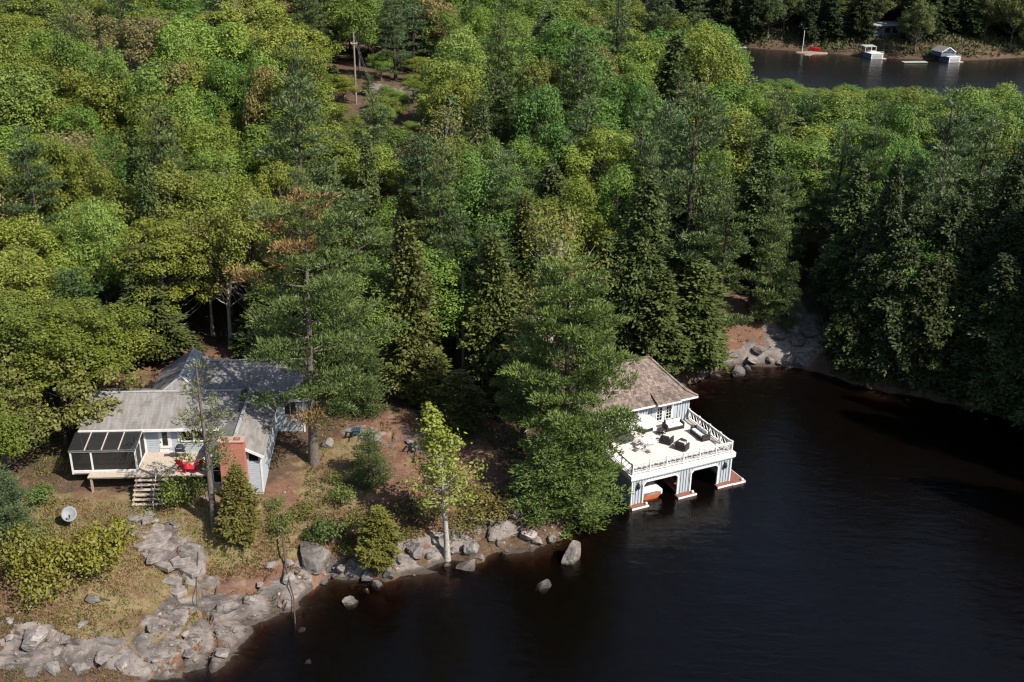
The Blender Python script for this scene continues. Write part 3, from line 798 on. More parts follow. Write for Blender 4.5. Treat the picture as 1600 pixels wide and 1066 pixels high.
def build_boathouse():
    W, DD, BD, DZ = 9.4, 6.4, 5.5, 2.8
    root = empty('boathouse', (9.55, 73.45, 0), R(25.5), 'two-slip grey boathouse with white roof terrace and brown shingled upper room over the water', 'boathouse')
    rng = random.Random(3)
    piers = [(0, 1.05), (4.3, 5.5), (8.15, W)]
    # lower front wall: piers and a header with cut corners
    top = 2.45
    front = MB()
    for a, b in piers: front.box(a, b, 0, .16, -1.2, top)
    front.box(0, W, -.001, .161, top + .003, DZ - .22)
    for o0, o1 in ((1.05, 4.3), (5.5, 8.15)):
        front.box(o0 + .002, o1 - .002, 0, .16, 2.02, top)
        front.prism([(o0 + .001, 1.78), (o0 + .26, 2.018), (o0 + .001, 2.018)], 0.001, .159); front.prism([(o1 - .001, 1.78), (o1 - .001, 2.018), (o1 - .26, 2.018)], .001, .159)
    fw = front.build('front_wall', 'grey_siding', root)
    x = .13
    while x < W - .05:
        z0 = .12
        for o0, o1 in ((1.05, 4.3), (5.5, 8.15)):
            if o0 - .02 < x < o1 + .02: z0 = 2.14
        MB().box(x - .022, x + .022, -.028, -.003, z0, DZ - .26).build('batten', 'batten_dark', fw); x += .26
    for o0, o1 in ((1.05, 4.3), (5.5, 8.15)):
        tm = MB(); pts = [(o0, -.02), (o0, 1.78), (o0 + .26, 2.02), (o1 - .26, 2.02), (o1, 1.78), (o1, -.02)]
        for p, q in zip(pts, pts[1:]): tm.beam((p[0], -.03, p[1]), (q[0], -.03, q[1]), .13, .07, (0, 1, 0))
        tm.build('opening_trim', 'white_paint', root)
    MB().box(-.03, .09, -.045, .12, -.1, DZ - .24).build('corner_board', 'white_paint', root); MB().box(W - .09, W + .03, -.045, .12, -.1, DZ - .24).build('corner_board', 'white_paint', root)
    # sides of the slips
    for nm, xa, xb in (('side_wall', -.012, .14), ('side_wall', W - .14, W + .012)):
        s = MB().box(xa, xb, .161, DD + BD, -1.2, DZ - .22).build(nm, 'grey_siding', root)
        y = .5
        while y < DD + BD:
            xx = xa - .025 if xa < 1 else xb + .003
            MB().box(xx, xx + .022, y - .022, y + .022, .1, DZ - .26).build('batten', 'batten_dark', s); y += .32
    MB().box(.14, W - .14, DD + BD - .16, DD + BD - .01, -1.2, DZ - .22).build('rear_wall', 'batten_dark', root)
    MB().box(4.5, 5.3, .2, 11.6, -.5, .22).build('inner_walkway', 'red_dock', root)
    # terrace floor, fascia
    MB().box(-.04, W + .04, .0, DD - .03, DZ - .2, DZ).build('terrace_floor', 'deck_coat', root)
    fa = MB(); fa.box(-.22, W + .22, -.22, -.042, DZ - .34, DZ + .04); fa.box(-.22, -.042, -.04, DD, DZ - .34, DZ + .04); fa.box(W + .042, W + .22, -.04, DD, DZ - .34, DZ + .04)
    fa.box(-.14, W + .14, -.14, -.05, DZ - .46, DZ - .342); fa.build('fascia', 'white_paint', root)
    # railings
    def railing(name, p, q, n):
        p, q = Vector(p), Vector(q); r = MB(); r.beam(p + Vector((0, 0, .92)), q + Vector((0, 0, .92)), .12, .06); rt = r.build(name, 'white_paint', root)
        lo = MB(); lo.beam(p + Vector((0, 0, .14)), q + Vector((0, 0, .14)), .07, .07); lo.beam(p + Vector((0, 0, .80)), q + Vector((0, 0, .80)), .06, .06); lo.build('lower_rail', 'white_paint', rt)
        for i in range(n + 1):
            c = p.lerp(q, i / n); b = MB(); b.box(c.x - .055, c.x + .055, c.y - .055, c.y + .055, DZ + .005, DZ + .98); b.box(c.x - .075, c.x + .075, c.y - .075, c.y + .075, DZ + .981, DZ + 1.02); b.build('post', 'white_paint', rt)
        d = (q - p) / n; side = d.normalized()
        for i in range(n):
            a = p + d * i + side * .06; e = p + d * (i + 1) - side * .06; g = MB(); k = 3
            nrm = Vector((-side.y, side.x, 0)) * .012
            for j in range(k):
                u, v = a.lerp(e, j / k), a.lerp(e, (j + 1) / k)
                g.beam(u + Vector((0, 0, .16)) + nrm, v + Vector((0, 0, .78)) + nrm, .022, .05, (side.y, -side.x, 0)); g.beam(u + Vector((0, 0, .78)) - nrm, v + Vector((0, 0, .16)) - nrm, .022, .05, (side.y, -side.x, 0))
            g.build('lattice', 'white_paint', rt)
    railing('front_railing', (.05, .06, DZ), (W - .05, .06, DZ), 6)
    railing('side_railing', (W - .05, .18, DZ), (W - .05, DD - .1, DZ), 4)
    railing('side_railing', (.05, .18, DZ), (.05, DD - .1, DZ), 4)
    # upper room
    H = 2.35; y0 = DD
    wl = MB(); wl.box(0, W, y0, y0 + .15, DZ + .002, DZ + H); wl.box(0, .15, y0 + .151, y0 + BD, DZ + .002, DZ + H); wl.box(W - .15, W, y0 + .151, y0 + BD, DZ + .002, DZ + H); wl.box(.151, W - .151, y0 + BD - .15, y0 + BD, DZ + .002, DZ + H)
    wall = wl.build('upper_wall', 'grey_siding', root)
    x = .12
    while x < W:
        if not (5.75 < x < 7.95 or 2.9 < x < 4.4 or .7 < x < 2.3):
            MB().box(x - .02, x + .02, y0 - .025, y0 - .003, DZ + .02, DZ + H - .03).build('batten', 'batten_dark', wall)
        x += .26
    y = y0 + .3
    while y < y0 + BD:
        MB().box(W + .003, W + .025, y - .02, y + .02, DZ + .02, DZ + H - .03).build('batten', 'batten_dark', wall); y += .26
    # french doors and window pairs
    for (a, b) in ((6.0, 6.72), (6.92, 7.64)):
        MB().box(a - .1, b + .1, y0 - .02, y0 - .001, DZ + .01, DZ + 2.12).build('door_panel', 'white_paint', root)
        window_unit(root, a + .12, b - .12, DZ + .5, DZ + 1.95, y0 - .02, 2, 5, 'french_door', .1, .05)
    for (a, b) in ((3.05, 4.2), (.9, 2.1)):
        window_unit(root, a, b, DZ + .55, DZ + 1.95, y0, 4, 4, 'window', .1, .05)
    # hip roof with a flared eave, shingle by shingle
    e = .45; ez = DZ + H - .06; rz = ez + 2.85; ym = y0 + BD / 2; rx0, rx1 = BD / 2 - .1, W - BD / 2 + .1
    def flare(p, q, t): return Vector(p).lerp(Vector(q), t)
    E = [(-e, y0 - e, ez), (W + e, y0 - e, ez), (W + e, y0 + BD + e, ez), (-e, y0 + BD + e, ez)]
    T0, T1 = (rx0, ym, rz), (rx1, ym, rz)
    fl = .24; drop = .34
    def mid(ec, rc):
        m = Vector(ec).lerp(Vector(rc), fl); m.z -= drop; return m
    M0 = mid(E[0], T0); M1 = mid(E[1], T1); M2 = mid(E[2], T1); M3 = mid(E[3], T0)
    rf = MB(); rf.slab([E[0], E[1], M1, M0], .1); rf.slab([M0, M1, T1, T0], .1); rf.slab([E[1], E[2], M2, M1], .1); rf.slab([M1, M2, T1], .1)
    rf.slab([E[2], E[3], M3, M2], .1); rf.slab([M2, M3, T0, T1], .1); rf.slab([E[3], E[0], M0, M3], .1); rf.slab([M3, M0, T0], .1)
    roof = rf.build('roof', 'batten_dark', root)
    sh = MB()
    for q in ((E[0], E[1], M1, M0), (M0, M1, T1, T0), (E[1], E[2], M2, M1), (M1, M2, T1, T1), (E[2], E[3], M3, M2), (M2, M3, T0, T1), (E[3], E[0], M0, M3), (M3, M0, T0, T0)):
        f = shingle_field(rng, q); sh.add(f.v, f.f)
    # ridge and hip caps
    for p, q in ((T0, T1), (M1, T1), (E[1], M1), (M0, T0), (E[0], M0), (M2, T1), (M3, T0)):
        p, q = Vector(p), Vector(q); m = max(2, int((q - p).length / .35))
        for k in range(m): a, b = p.lerp(q, k / m), p.lerp(q, (k + 1.1) / m); sh.beam(a + Vector((0, 0, .075)), b + Vector((0, 0, .055)), .24, .05)
    tag(sh.build('shingles', 'shake', roof), kind='stuff')
    # raised eave over the french doors
    dm = MB(); dm.slab([(5.7, y0 - e - .3, ez + .08), (8.0, y0 - e - .3, ez + .08), (8.0, y0 + .75, ez + .72), (5.7, y0 + .75, ez + .72)], .09); dm.build('door_hood', 'batten_dark', roof)
    hs = shingle_field(rng, ((5.68, y0 - e - .32, ez + .083), (8.02, y0 - e - .32, ez + .083), (8.02, y0 + .75, ez + .725), (5.68, y0 + .75, ez + .725)))
    tag(hs.build('shingles', 'shake', roof), kind='stuff')
    ev = MB(); ev.box(-e - .02, 5.66, y0 - e - .05, y0 - e + .02, ez - .16, ez + .0); ev.box(8.04, W + e + .02, y0 - e - .05, y0 - e + .02, ez - .16, ez); ev.box(5.68, 8.02, y0 - e - .37, y0 - e - .31, ez - .06, ez + .085)
    ev.box(W + e - .02, W + e + .05, y0 - e + .03, y0 + BD + e, ez - .16, ez); ev.build('eave_board', 'white_paint', root)
    # lanterns by the slips, docks at the pier feet
    for xx in (.55, 8.75):
        l = MB(); l.box(xx - .05, xx + .05, -.06, -.03, 1.5, 2.1); l.lathe([(.03, 1.55), (.11, 1.62), (.14, 1.85), (.12, 1.9), (.05, 2.03)], 8, (xx, -.17)); l.beam((xx, -.04, 2.0), (xx, -.19, 2.03), .03, .03); l.beam((xx - .12, -.045, 1.42), (xx, -.045, 1.62), .03, .04); l.beam((xx + .12, -.045, 1.42), (xx, -.045, 1.62), .03, .04)
        l.build('wall_lantern', 'black_metal', root)
    for nm, xa, xb, ya, yb in (('dock', -.15, 1.3, -.55, .0), ('dock', 4.1, 5.75, -.6, .0), ('dock', 7.95, W + .02, -.5, .0), ('dock', W + .03, W + 1.15, -.55, 9.5)):
        fr = MB(); fr.box(xa, xb, ya, yb, -.3, .115); fr.box(xa, xa + .08, ya, ya + .08, -2.2, -.3); fr.box(xb - .08, xb, ya, ya + .08, -2.2, -.3)
        d = fr.build(nm, 'red_dock', root); y = ya
        while y < yb - .05:
            MB().box(xa - .02, xb + .02, y + .005, min(y + .14, yb), .117, .15).build('plank', 'red_dock', d); y += .147
        w = MB(); w.box(xa - .05, xb + .05, ya - .06, ya - .003, .02, .17)
        if xb > W + .5: w.box(xb + .024, xb + .07, ya - .05, yb, .02, .17)
        w.build('white_bumper', 'white_paint', d)
    c = MB(); c.lathe([(.1, .152), (.11, .3), (.06, .36)], 10, (5.55, -.38)); c.lathe([(.1, .152), (.11, .3), (.06, .36)], 10, (1.2, -.4)); c.lathe([(.1, .152), (.11, .3), (.06, .36)], 10, (W + 1.0, -.4)); c.build('mooring_post', 'white_paint', root)
    return root
BH = build_boathouse()
BM = Matrix.Translation((9.55, 73.45, 0)) @ Matrix.Rotation(R(25.5), 4, 'Z')
def bh(x, y, z): return (BM @ Vector((x, y, z)))[:]
BR = R(25.5); DZ = 2.803

# --- things on the terrace and in the slips
def sofa(name, loc, rz, w, label, cat, seats):
    o = empty(name, loc, rz, label, cat, 'wicker furniture on the terrace')
    MB().rbox(-w / 2, w / 2, -.4, .4, .04, .32, .02).build('base', 'dark_wicker', o)
    for s in (-1, 1):
        MB().rbox(min(s * w / 2, s * (w / 2 - .14)), max(s * w / 2, s * (w / 2 - .14)), -.4, .4, .322, .62, .03).build('arm', 'dark_wicker', o)
        for q in (-1, 1): MB().box(s * (w / 2 - .08) - .03, s * (w / 2 - .08) + .03, q * .34 - .03, q * .34 + .03, 0, .038).build('leg', 'black_metal', o)
    MB().rbox(-w / 2 + .142, w / 2 - .142, .26, .4, .322, .76, .03).build('backrest', 'dark_wicker', o)
    sw = (w - .3) / seats
    for i in range(seats):
        a = -w / 2 + .15 + i * sw
        MB().rbox(a + .008, a + sw - .008, -.38, .255, .325, .46, .04).build('seat_cushion', 'cushion', o)
        b = MB().rbox(a + .02, a + sw - .02, .08, .25, .465, .82, .05).build('back_cushion', 'cushion', o)
    return o
sofa('wicker_sofa', bh(7.2, 5.4, DZ), BR + R(0), 1.75, 'dark wicker loveseat with white cushions by the french doors', 'sofa', 2)
sofa('wicker_sofa', bh(8.5, 3.3, DZ), BR + R(-90), 1.85, 'dark wicker loveseat backing on to the crisscross side railing', 'sofa', 2)
sofa('wicker_armchair', bh(5.35, 3.5, DZ), BR + R(125), .95, 'dark wicker armchair with white cushion farther from the front railing', 'armchair', 1)
sofa('wicker_armchair', bh(5.9, 2.05, DZ), BR + R(120), .95, 'dark wicker armchair with white cushion near the front railing', 'armchair', 1)
def low_table(loc, rz, label):
    o = empty('side_table', loc, rz, label, 'table'); MB().rbox(-.3, .3, -.3, .3, .36, .41, .01).build('tabletop', 'black_metal', o)
    for s in (-1, 1):
        for q in (-1, 1): MB().box(s * .25 - .025, s * .25 + .025, q * .25 - .025, q * .25 + .025, 0, .358).build('leg', 'dark_wicker', o)
    MB().box(-.22, .22, -.22, .22, .12, .15).build('shelf', 'dark_wicker', o); return o
low_table(bh(5.75, 5.0, DZ), BR, 'small black side table beside the loveseat and french doors')
low_table(bh(6.35, 2.75, DZ), BR + .4, 'small black side table between the two wicker armchairs')
def grill(loc, rz, label, cover=True):
    o = empty('barbecue_grill', loc, rz, label, 'grill')
    if cover:
        b = MB(); b.rbox(-.55, .55, -.3, .3, 0.0, .85, .05); b.build('cover_skirt', 'black_metal', o); MB().rbox(-.48, .48, -.26, .26, .853, 1.12, .1).build('cover_top', 'black_metal', o)
    else:
        MB().rbox(-.34, .34, -.24, .24, .62, .85, .03).build('firebox', 'black_metal', o)
        l = MB(); l.lathe([(.3, .853), (.3, .95), (.26, 1.06), (.16, 1.13), (.02, 1.16)], 12); l.build('lid', 'black_metal', o)
        for s in (-1, 1):
            MB().rbox(s * .56 - .2, s * .56 + .2, -.2, .2, .78, .82, .01).build('side_shelf', 'grey_metal', o)
            for q in (-1, 1): MB().box(s * .3 - .025, s * .3 + .025, q * .18 - .025, q * .18 + .025, 0, .618).build('leg', 'black_metal', o)
        MB().tube([(-.2, -.3, .95), (.2, -.3, .95)], .02, 6).build('handle', 'grey_metal', o)
        for s in (-1, 1): MB().tube([(s * .3 - .03, .18, .08), (s * .3 + .03, .18, .08)], .08, 10).build('wheel', 'black_metal', o)
    return o
grill(bh(4.85, 5.95, DZ), BR, 'tall black covered grill against the boathouse wall')
def parasol(loc, label):
    o = empty('parasol', loc, 0.2, label, 'parasol'); n = 8; r = 1.2
    c = MB(); top = (0, 0, 2.62); rimv = [(r * math.cos(2 * PI * k / n), r * math.sin(2 * PI * k / n), 2.12) for k in range(n)]; midv = [(r * .55 * math.cos(2 * PI * k / n), r * .55 * math.sin(2 * PI * k / n), 2.40) for k in range(n)]
    low = [(x, y, z - .02) for x, y, z in rimv]; val = [(x * 1.0, y * 1.0, z - .15) for x, y, z in rimv]
    vs = [top] + midv + rimv + val + [(0, 0, 2.58)] + [(x, y, z - .03) for x, y, z in midv] + [(x * .985, y * .985, z - .15) for x, y, z in rimv]
    f = []
    for k in range(n):
        j = (k + 1) % n; f += [(0, 1 + k, 1 + j), (1 + k, 1 + n + k, 1 + n + j, 1 + j), (1 + n + k, 1 + 2 * n + k, 1 + 2 * n + j, 1 + n + j)]
        b = 1 + 3 * n; f += [(b, b + 1 + j, b + 1 + k), (b + 1 + k, b + 1 + j, b + 1 + n + j, b + 1 + n + k), (1 + 2 * n + k, b + 1 + n + k, b + 1 + n + j, 1 + 2 * n + j)]
    c.add(vs, f); cn = c.build('canopy', 'canopy_cloth', o)
    for k in range(n): a = 2 * PI * k / n; MB().beam((0, 0, 2.54), (r * .96 * math.cos(a), r * .96 * math.sin(a), 2.06), .02, .03).build('rib', 'white_paint', cn)
    MB().tube([(0, 0, .05), (0, 0, 2.66)], .025, 8).build('pole', 'white_paint', o); MB().lathe([(.26, 0), (.26, .05), (.1, .1), (.03, .16)], 16).build('base', 'grey_metal', o)
parasol(bh(3.3, 4.2, DZ), 'round white parasol open over the terrace dining table')
def patio_table(loc, label):
    o = empty('patio_table', loc, 0, label, 'table'); MB().lathe([(.55, .69), (.56, .71), (.55, .73)], 20).build('tabletop', 'white_paint', o)
    for k in range(4): a = PI / 4 + k * PI / 2; MB().tube([(.12 * math.cos(a), .12 * math.sin(a), .688), (.2 * math.cos(a), .2 * math.sin(a), .4), (.42 * math.cos(a), .42 * math.sin(a), 0)], .02, 6).build('leg', 'white_paint', o)
patio_table(bh(3.3, 3.3, DZ), 'round white patio table in front of the parasol pole')
def patio_chair(loc, rz, label):
    o = empty('patio_chair', loc, rz, label, 'chair', 'white patio chairs round the terrace table')
    MB().rbox(-.22, .22, -.22, .22, .42, .46, .01).build('seat', 'cushion', o)
    b = MB(); b.tube([(-.22, .22, .46), (-.21, .3, .9), (0, .32, .96), (.21, .3, .9), (.22, .22, .46)], .018, 6)
    for k in (-.12, -.04, .04, .12): b.beam((k, .225, .47), (k, .305, .92), .025, .012, (0, 1, 0))
    b.build('backrest', 'white_paint', o)
    for s in (-1, 1):
        for q in (-1, 1): MB().tube([(s * .2, q * .2, .42), (s * .23, q * .24, 0)], .018, 6).build('leg', 'white_paint', o)
        MB().tube([(s * .23, -.2, .46), (s * .25, -.18, .66), (s * .22, .27, .68)], .018, 6).build('arm', 'white_paint', o)
for a, lab in ((0, 'white patio chair on the railing side of the terrace table'), (100, 'white patio chair between terrace table and wicker armchairs'), (205, 'white patio chair under the parasol canopy'), (285, 'white patio chair on the pine side of the terrace table')):
    an = BR + R(a) - PI / 2; c = bh(3.3, 3.3, DZ); patio_chair((c[0] + .85 * math.cos(an), c[1] + .85 * math.sin(an), DZ), an - PI / 2 + PI, lab)

def hull_boat(name, loc, rz, ln, wd, mats, label, cat, cover=True):
    o = empty(name, loc, rz, label, cat); n = 14
    def ring(t, s=1., dz=0.):
        b = (1 - max(0, (t - .45) / .55) ** 2.2) * wd / 2 * s; b = max(b, .02); sheer = .62 + .22 * t ** 2 + dz; k = -.22 + .3 * max(0, t - .7) ** 1.5 * 3
        y = t * ln + (.28 if t == 1 else 0)
        return [(-b, y, sheer), (-b * .9, y, .25), (-b * .55, y, min(k + .1, .2)), (0, y, min(k, .15)), (b * .55, y, min(k + .1, .2)), (b * .9, y, .25), (b, y, sheer)]
    h = MB(); R_ = [ring(i / (n - 1)) for i in range(n)]; vs = [p for r in R_ for p in r]; f = []
    for i in range(n - 1):
        for k in range(6): f.append((i * 7 + k, i * 7 + k + 1, (i + 1) * 7 + k + 1, (i + 1) * 7 + k))
        f.append((i * 7, (i + 1) * 7, (i + 1) * 7 + 6, i * 7 + 6))
    f += [tuple(range(7)), tuple(range(len(vs) - 1, len(vs) - 8, -1))]; h.add(vs, f); h.build('hull', mats[0], o)
    if cover:
        c = MB(); vs = []; f = []
        for i in range(n):
            t = i / (n - 1); r = ring(t, 1.04, .02); b = r[6][0]; y = r[0][1]; s = r[0][2]; hh = .42 * math.sin(min(1, (1 - t) * 1.7 + .12) * PI / 2)
            vs += [(-b, y, s - .40), (-b, y, s), (-b * .6, y, s + hh * .75), (0, y, s + hh), (b * .6, y, s + hh * .75), (b, y, s), (b, y, s - .40)]
        for i in range(n - 1):
            for k in range(6): f.append((i * 7 + k, i * 7 + k + 1, (i + 1) * 7 + k + 1, (i + 1) * 7 + k))
        f += [tuple(range(7)), tuple(range(len(vs) - 1, len(vs) - 8, -1))]; c.add(vs, f); c.build('cover', mats[1], o, True)
        rl = MB(); rl.tube([(-wd * .3, ln * .9, 1.0), (0, ln + .05, 1.02), (wd * .3, ln * .9, 1.0)], .02, 6); rl.build('bow_rail', 'grey_metal', o)
    else:
        for t in (.3, .65): MB().box(-wd * .4, wd * .4, ln * t - .1, ln * t + .1, .5, .54).build('thwart', mats[1], o)
    return o
hull_boat('motorboat', bh(2.15, .35, .02), BR, 5.6, 1.9, ('hull_wood', 'white_paint'), 'wooden motorboat under a white cover in the boathouse slip', 'boat')
hull_boat('rowing_boat', bh(6.9, 9.5, .02), BR + PI, 4.2, 1.2, ('hull_wood', 'weathered_wood'), 'small red wooden rowing boat moored deep in the second slip', 'boat', False)

# ---------------------------------------------------------------- cottage
FZ = 5.0; HO = Vector((-27.5, 72.0, FZ)); HR = R(4.5)
HM = Matrix.Translation(HO) @ Matrix.Rotation(HR, 4, 'Z')
def hs(x, y, z): return (HM @ Vector((x, y, z)))[:]
def build_cottage():
    root = empty('cottage', HO[:], HR, 'low blue-grey clapboard cottage with rambling grey roofs and brick chimney', 'house')
    G = -1.6
    def gable(a0, a1, ridge, rz, half, ez, along, name='roof', mat='asphalt_roof', cap=True):
        m = MB()
        if along == 'x': m.slab([(a0, ridge - half, ez), (a1, ridge - half, ez), (a1, ridge, rz), (a0, ridge, rz)], .11); m.slab([(a0, ridge, rz + .002), (a1, ridge, rz + .002), (a1, ridge + half, ez), (a0, ridge + half, ez)], .11)
        else: m.slab([(ridge - half, a0, ez), (ridge - half, a1, ez), (ridge, a1, rz), (ridge, a0, rz)], .11); m.slab([(ridge, a0, rz + .002), (ridge, a1, rz + .002), (ridge + half, a1, ez), (ridge + half, a0, ez)], .11)
        r = m.build(name, mat, root)
        if cap:
            c = MB(); p, q = ((a0, ridge, rz + .02), (a1, ridge, rz + .02)) if along == 'x' else ((ridge, a0, rz + .02), (ridge, a1, rz + .02))
            c.beam(p, q, .24, .05); c.build('ridge_cap', 'tile_grey', r)
        return r
    # A: front room
    w = MB(); w.box(-4.3, 6.2, 0, 6.1, G, 2.3); w.prism([(-4.3, 0), (-4.3, 0)], 0, 0) if False else None
    A = w.build('wall', 'blue_siding', root); s = MB(); siding(s, .02, 5.5, -.2, 2.28, -.002); s.build('clapboards', 'blue_siding', A)
    gable(-4.6, 6.9, 3.05, 3.6, 3.55, 2.2, 'x')
    MB().box(-4.62, 5.9, -.60, -.515, 2.02, 2.22).build('eave_board', 'white_paint', root)
    MB().box(-.06, .06, -.06, .0, -.05, 2.05).build('corner_board', 'white_paint', root)
    # B: rear wing
    b = MB(); b.box(-.35, 4.45, 6.102, 9.5, G, 2.5); b.prism([(-.35, 2.502), (4.45, 2.502), (2.05, 4.05)], 6.2, 9.5); b.build('wall', 'blue_siding', root)
    m = MB(); m.slab([(-.75, 2.6, 2.35), (-.75, 9.85, 2.35), (2.05, 9.85, 4.2), (2.05, 4.5, 4.2)], .11); m.slab([(2.05, 4.5, 4.202), (2.05, 9.85, 4.202), (4.85, 9.85, 2.35), (4.85, 2.6, 2.35)], .11); m.slab([(-.75, 2.6, 2.348), (4.85, 2.6, 2.348), (2.05, 4.5, 4.198)], .1)
    Br = m.build('roof', 'asphalt_roof', root); cb_ = MB(); cb_.beam((2.05, 4.5, 4.22), (2.05, 9.85, 4.22), .24, .05); cb_.beam((2.05, 4.5, 4.22), (-.7, 2.65, 2.4), .2, .05); cb_.beam((2.05, 4.5, 4.22), (4.8, 2.65, 2.4), .2, .05); cb_.build('ridge_cap', 'tile_grey', Br)
    sky = MB(); sky.slab([(2.16, 4.9, 4.165), (2.16, 9.8, 4.165), (2.75, 9.8, 3.775), (2.75, 4.9, 3.775)], .03); sky.build('roof_flashing', 'tile_grey', root)
    # C: rear right room
    c = MB(); c.box(4.452, 11.3, 4.5, 11.0, -1.1, 2.2); c.build('wall', 'blue_siding', root)
    cg = MB(); vs = [(11.298, 4.5, 2.2), (11.298, 11.0, 2.2), (11.298, 7.75, 3.85), (11.1, 4.5, 2.2), (11.1, 11.0, 2.2), (11.1, 7.75, 3.85)]
    cg.add(vs, [(0, 1, 2), (5, 4, 3), (0, 3, 4, 1), (1, 4, 5, 2), (2, 5, 3, 0)]); cg.build('gable_wall', 'blue_siding', root)
    s = MB(); siding(s, 9.3, 11.28, -.4, 2.1, 4.498); siding(s, 4.52, 10.98, -.4, 2.18, 11.3, 'x'); siding(s, 4.52, 10.98, 2.2, 3.7, 11.3, 'x', clip=lambda z: (7.75 - (3.85 - z) * 1.97, 7.75 + (3.85 - z) * 1.97)); s.build('clapboards', 'blue_siding', root)
    gable(3.2, 11.75, 7.78, 4.0, 3.6, 2.12, 'x')
    t = MB(); t.beam((11.77, 4.2, 2.05), (11.77, 7.78, 3.93), .05, .2); t.beam((11.77, 11.36, 2.05), (11.77, 7.78, 3.93), .05, .2); t.box(8.9, 11.74, 4.1, 4.17, 1.95, 2.13); t.box(11.27, 11.4, 4.42, 4.5, -.9, 2.0); t.build('trim_board', 'white_paint', root)
    window_unit(root, 9.85, 10.75, .7, 1.7, 4.46, 2, 1)
    # D: chimney wing
    d = MB(); d.box(5.55, 9.15, -4.0, 4.498, -1.5, 1.9); d.prism([(5.55, 1.902), (9.15, 1.902), (7.35, 2.8)], -4.0, 4.0); d.build('wall', 'blue_siding', root)
    s = MB(); siding(s, 5.57, 9.13, -1.3, 2.75, -4.002, clip=lambda z: (5.57, 9.13) if z < 1.9 else (7.35 - (2.8 - z) * 2, 7.35 + (2.8 - z) * 2)); siding(s, -3.98, 4.4, -1.3, 1.85, 9.15, 'x'); s.build('clapboards', 'blue_siding', root)
    gable(-4.35, 4.6, 7.35, 2.98, 2.1, 1.85, 'y')
    t = MB(); t.beam((5.22, -4.38, 1.78), (7.35, -4.38, 2.9), .2, .05, (0, 1, 0)); t.beam((9.48, -4.38, 1.78), (7.35, -4.38, 2.9), .2, .05, (0, 1, 0)); t.box(9.1, 9.22, -4.06, -3.95, -1.3, 1.8); t.box(5.48, 5.6, -4.06, -3.95, -1.3, 1.8); t.build('trim_board', 'white_paint', root)
    window_unit(root, 5.72, 6.3, -.35, 1.55, -4.04, 1, 2)
    MB().prism([(8.35, 1.35), (9.0, 1.35), (9.0, 1.75), (8.35, 2.05)], -4.06, -4.036).build('pane', 'window_glass', root)
    ch = MB(); ch.rbox(6.4, 8.2, -4.85, -4.08, -1.8, 3.25, .015); ch.rbox(6.34, 8.26, -4.9, -4.03, 3.251, 3.38, .015); k = ch.build('chimney', 'red_brick', root)
    for xx in (6.85, 7.7): f = MB(); f.box(xx - .22, xx + .22, -4.68, -4.26, 3.381, 3.43); f.build('flue_crown', 'bark_grey', k); MB().box(xx - .15, xx + .15, -4.62, -4.32, 3.431, 3.5).build('flue', 'red_brick', k)
    # door and windows of the front room
    dp = MB(); dp.box(1.0, 1.95, -.05, -.037, -.02, 2.0); dp.build('door_panel', 'white_paint', root)
    door = window_unit(root, 1.28, 1.68, .55, 1.8, -.05, 1, 2, 'door', .2, .03); MB().lathe([(.03, .85), (.035, .9), (.02, .95)], 8, (1.14, -.1)).build('handle', 'black_metal', door)
    window_unit(root, 2.75, 3.55 + .0, .95, 1.85, -.04, 1, 1); window_unit(root, 3.72, 4.4, .95, 1.85, -.04, 1, 1); 
    sh = MB().box(2.42, 2.55, -.07, -.04, .9, 1.9).build('shutter_post', 'white_paint', root)
    # E: screened porch
    p = MB(); fl = MB(); fl.box(-4.7, -.003, -2.75, -.003, -.2, -.02); fl.build('porch_floor', 'deck_wood', root)
    for xx, yy, tz in ((-4.65, -2.7, 1.6), (-3.2, -2.7, 1.6), (-.05, -2.7, 1.6), (-.05, -.1, 2.0), (-.05, -1.4, 1.8), (-4.65, -.1, 2.0)): MB().box(xx - .06, xx + .06, yy - .06, yy + .06, -.2, tz).build('porch_post', 'white_paint', root)
    f = MB(); f.beam((-4.75, -2.72, 1.66), (.03, -2.72, 1.66), .12, .14); f.beam((-4.58, -2.72, .0), (-.12, -2.72, .0), .1, .2); f.beam((-.05, -2.62, .0), (-.05, -.17, .0), .1, .2); f.beam((-.05, -2.65, 1.68), (-.05, -.1, 2.08), .12, .12); f.build('porch_frame', 'white_paint', root)
    for a, bb in ((-4.59, -3.26), (-3.14, -.11)): MB().box(a, bb, -2.70, -2.69, .1, 1.59).build('screen', 'screen_mesh', root)
    MB().box(-.06, -.05, -2.63, -.16, .1, 1.62).build('screen', 'screen_mesh', root); MB().box(-4.66, -4.65, -2.63, -.16, .1, 1.6).build('screen', 'screen_mesh', root)
    rp = MB(); rp.slab([(-4.8, -2.85, 1.72), (.02, -2.85, 1.72), (.02, -.52, 2.13), (-4.8, -.52, 2.13)], .03); rp.build('porch_roof', 'screen_mesh', root)
    for xx in (-3.6, -2.4, -1.2): MB().beam((xx, -2.8, 1.775), (xx, -.6, 2.165), .07, .06).build('rafter', 'weathered_wood', root)
    # F: deck boards, joists, posts and stairs
    dk = MB(); dk.box(.02, 5.45, -3.55, -.04, -.16, -.05); dk.box(-3.4, .018, -3.55, -2.82, -.16, -.05)
    for xx in (-3.2, .3, 2.6, 5.2): dk.box(xx - .07, xx + .07, -3.5, -3.36, -2.4, -.161)
    deck = dk.build('deck', 'deck_wood', root); x = .04
    while x < 5.4: MB().box(x, x + .135, -3.6, -.06, -.047, -.012).build('board', 'weathered_wood', deck); x += .145
    x = -3.4
    while x < -.1: MB().box(x, x + .135, -3.6, -2.83, -.047, -.012).build('board', 'weathered_wood', deck); x += .145
    st = MB()
    for xx in (.1, 1.25, 2.3): st.beam((xx, -3.62, -.2), (xx, -5.75, -1.95), .06, .24)
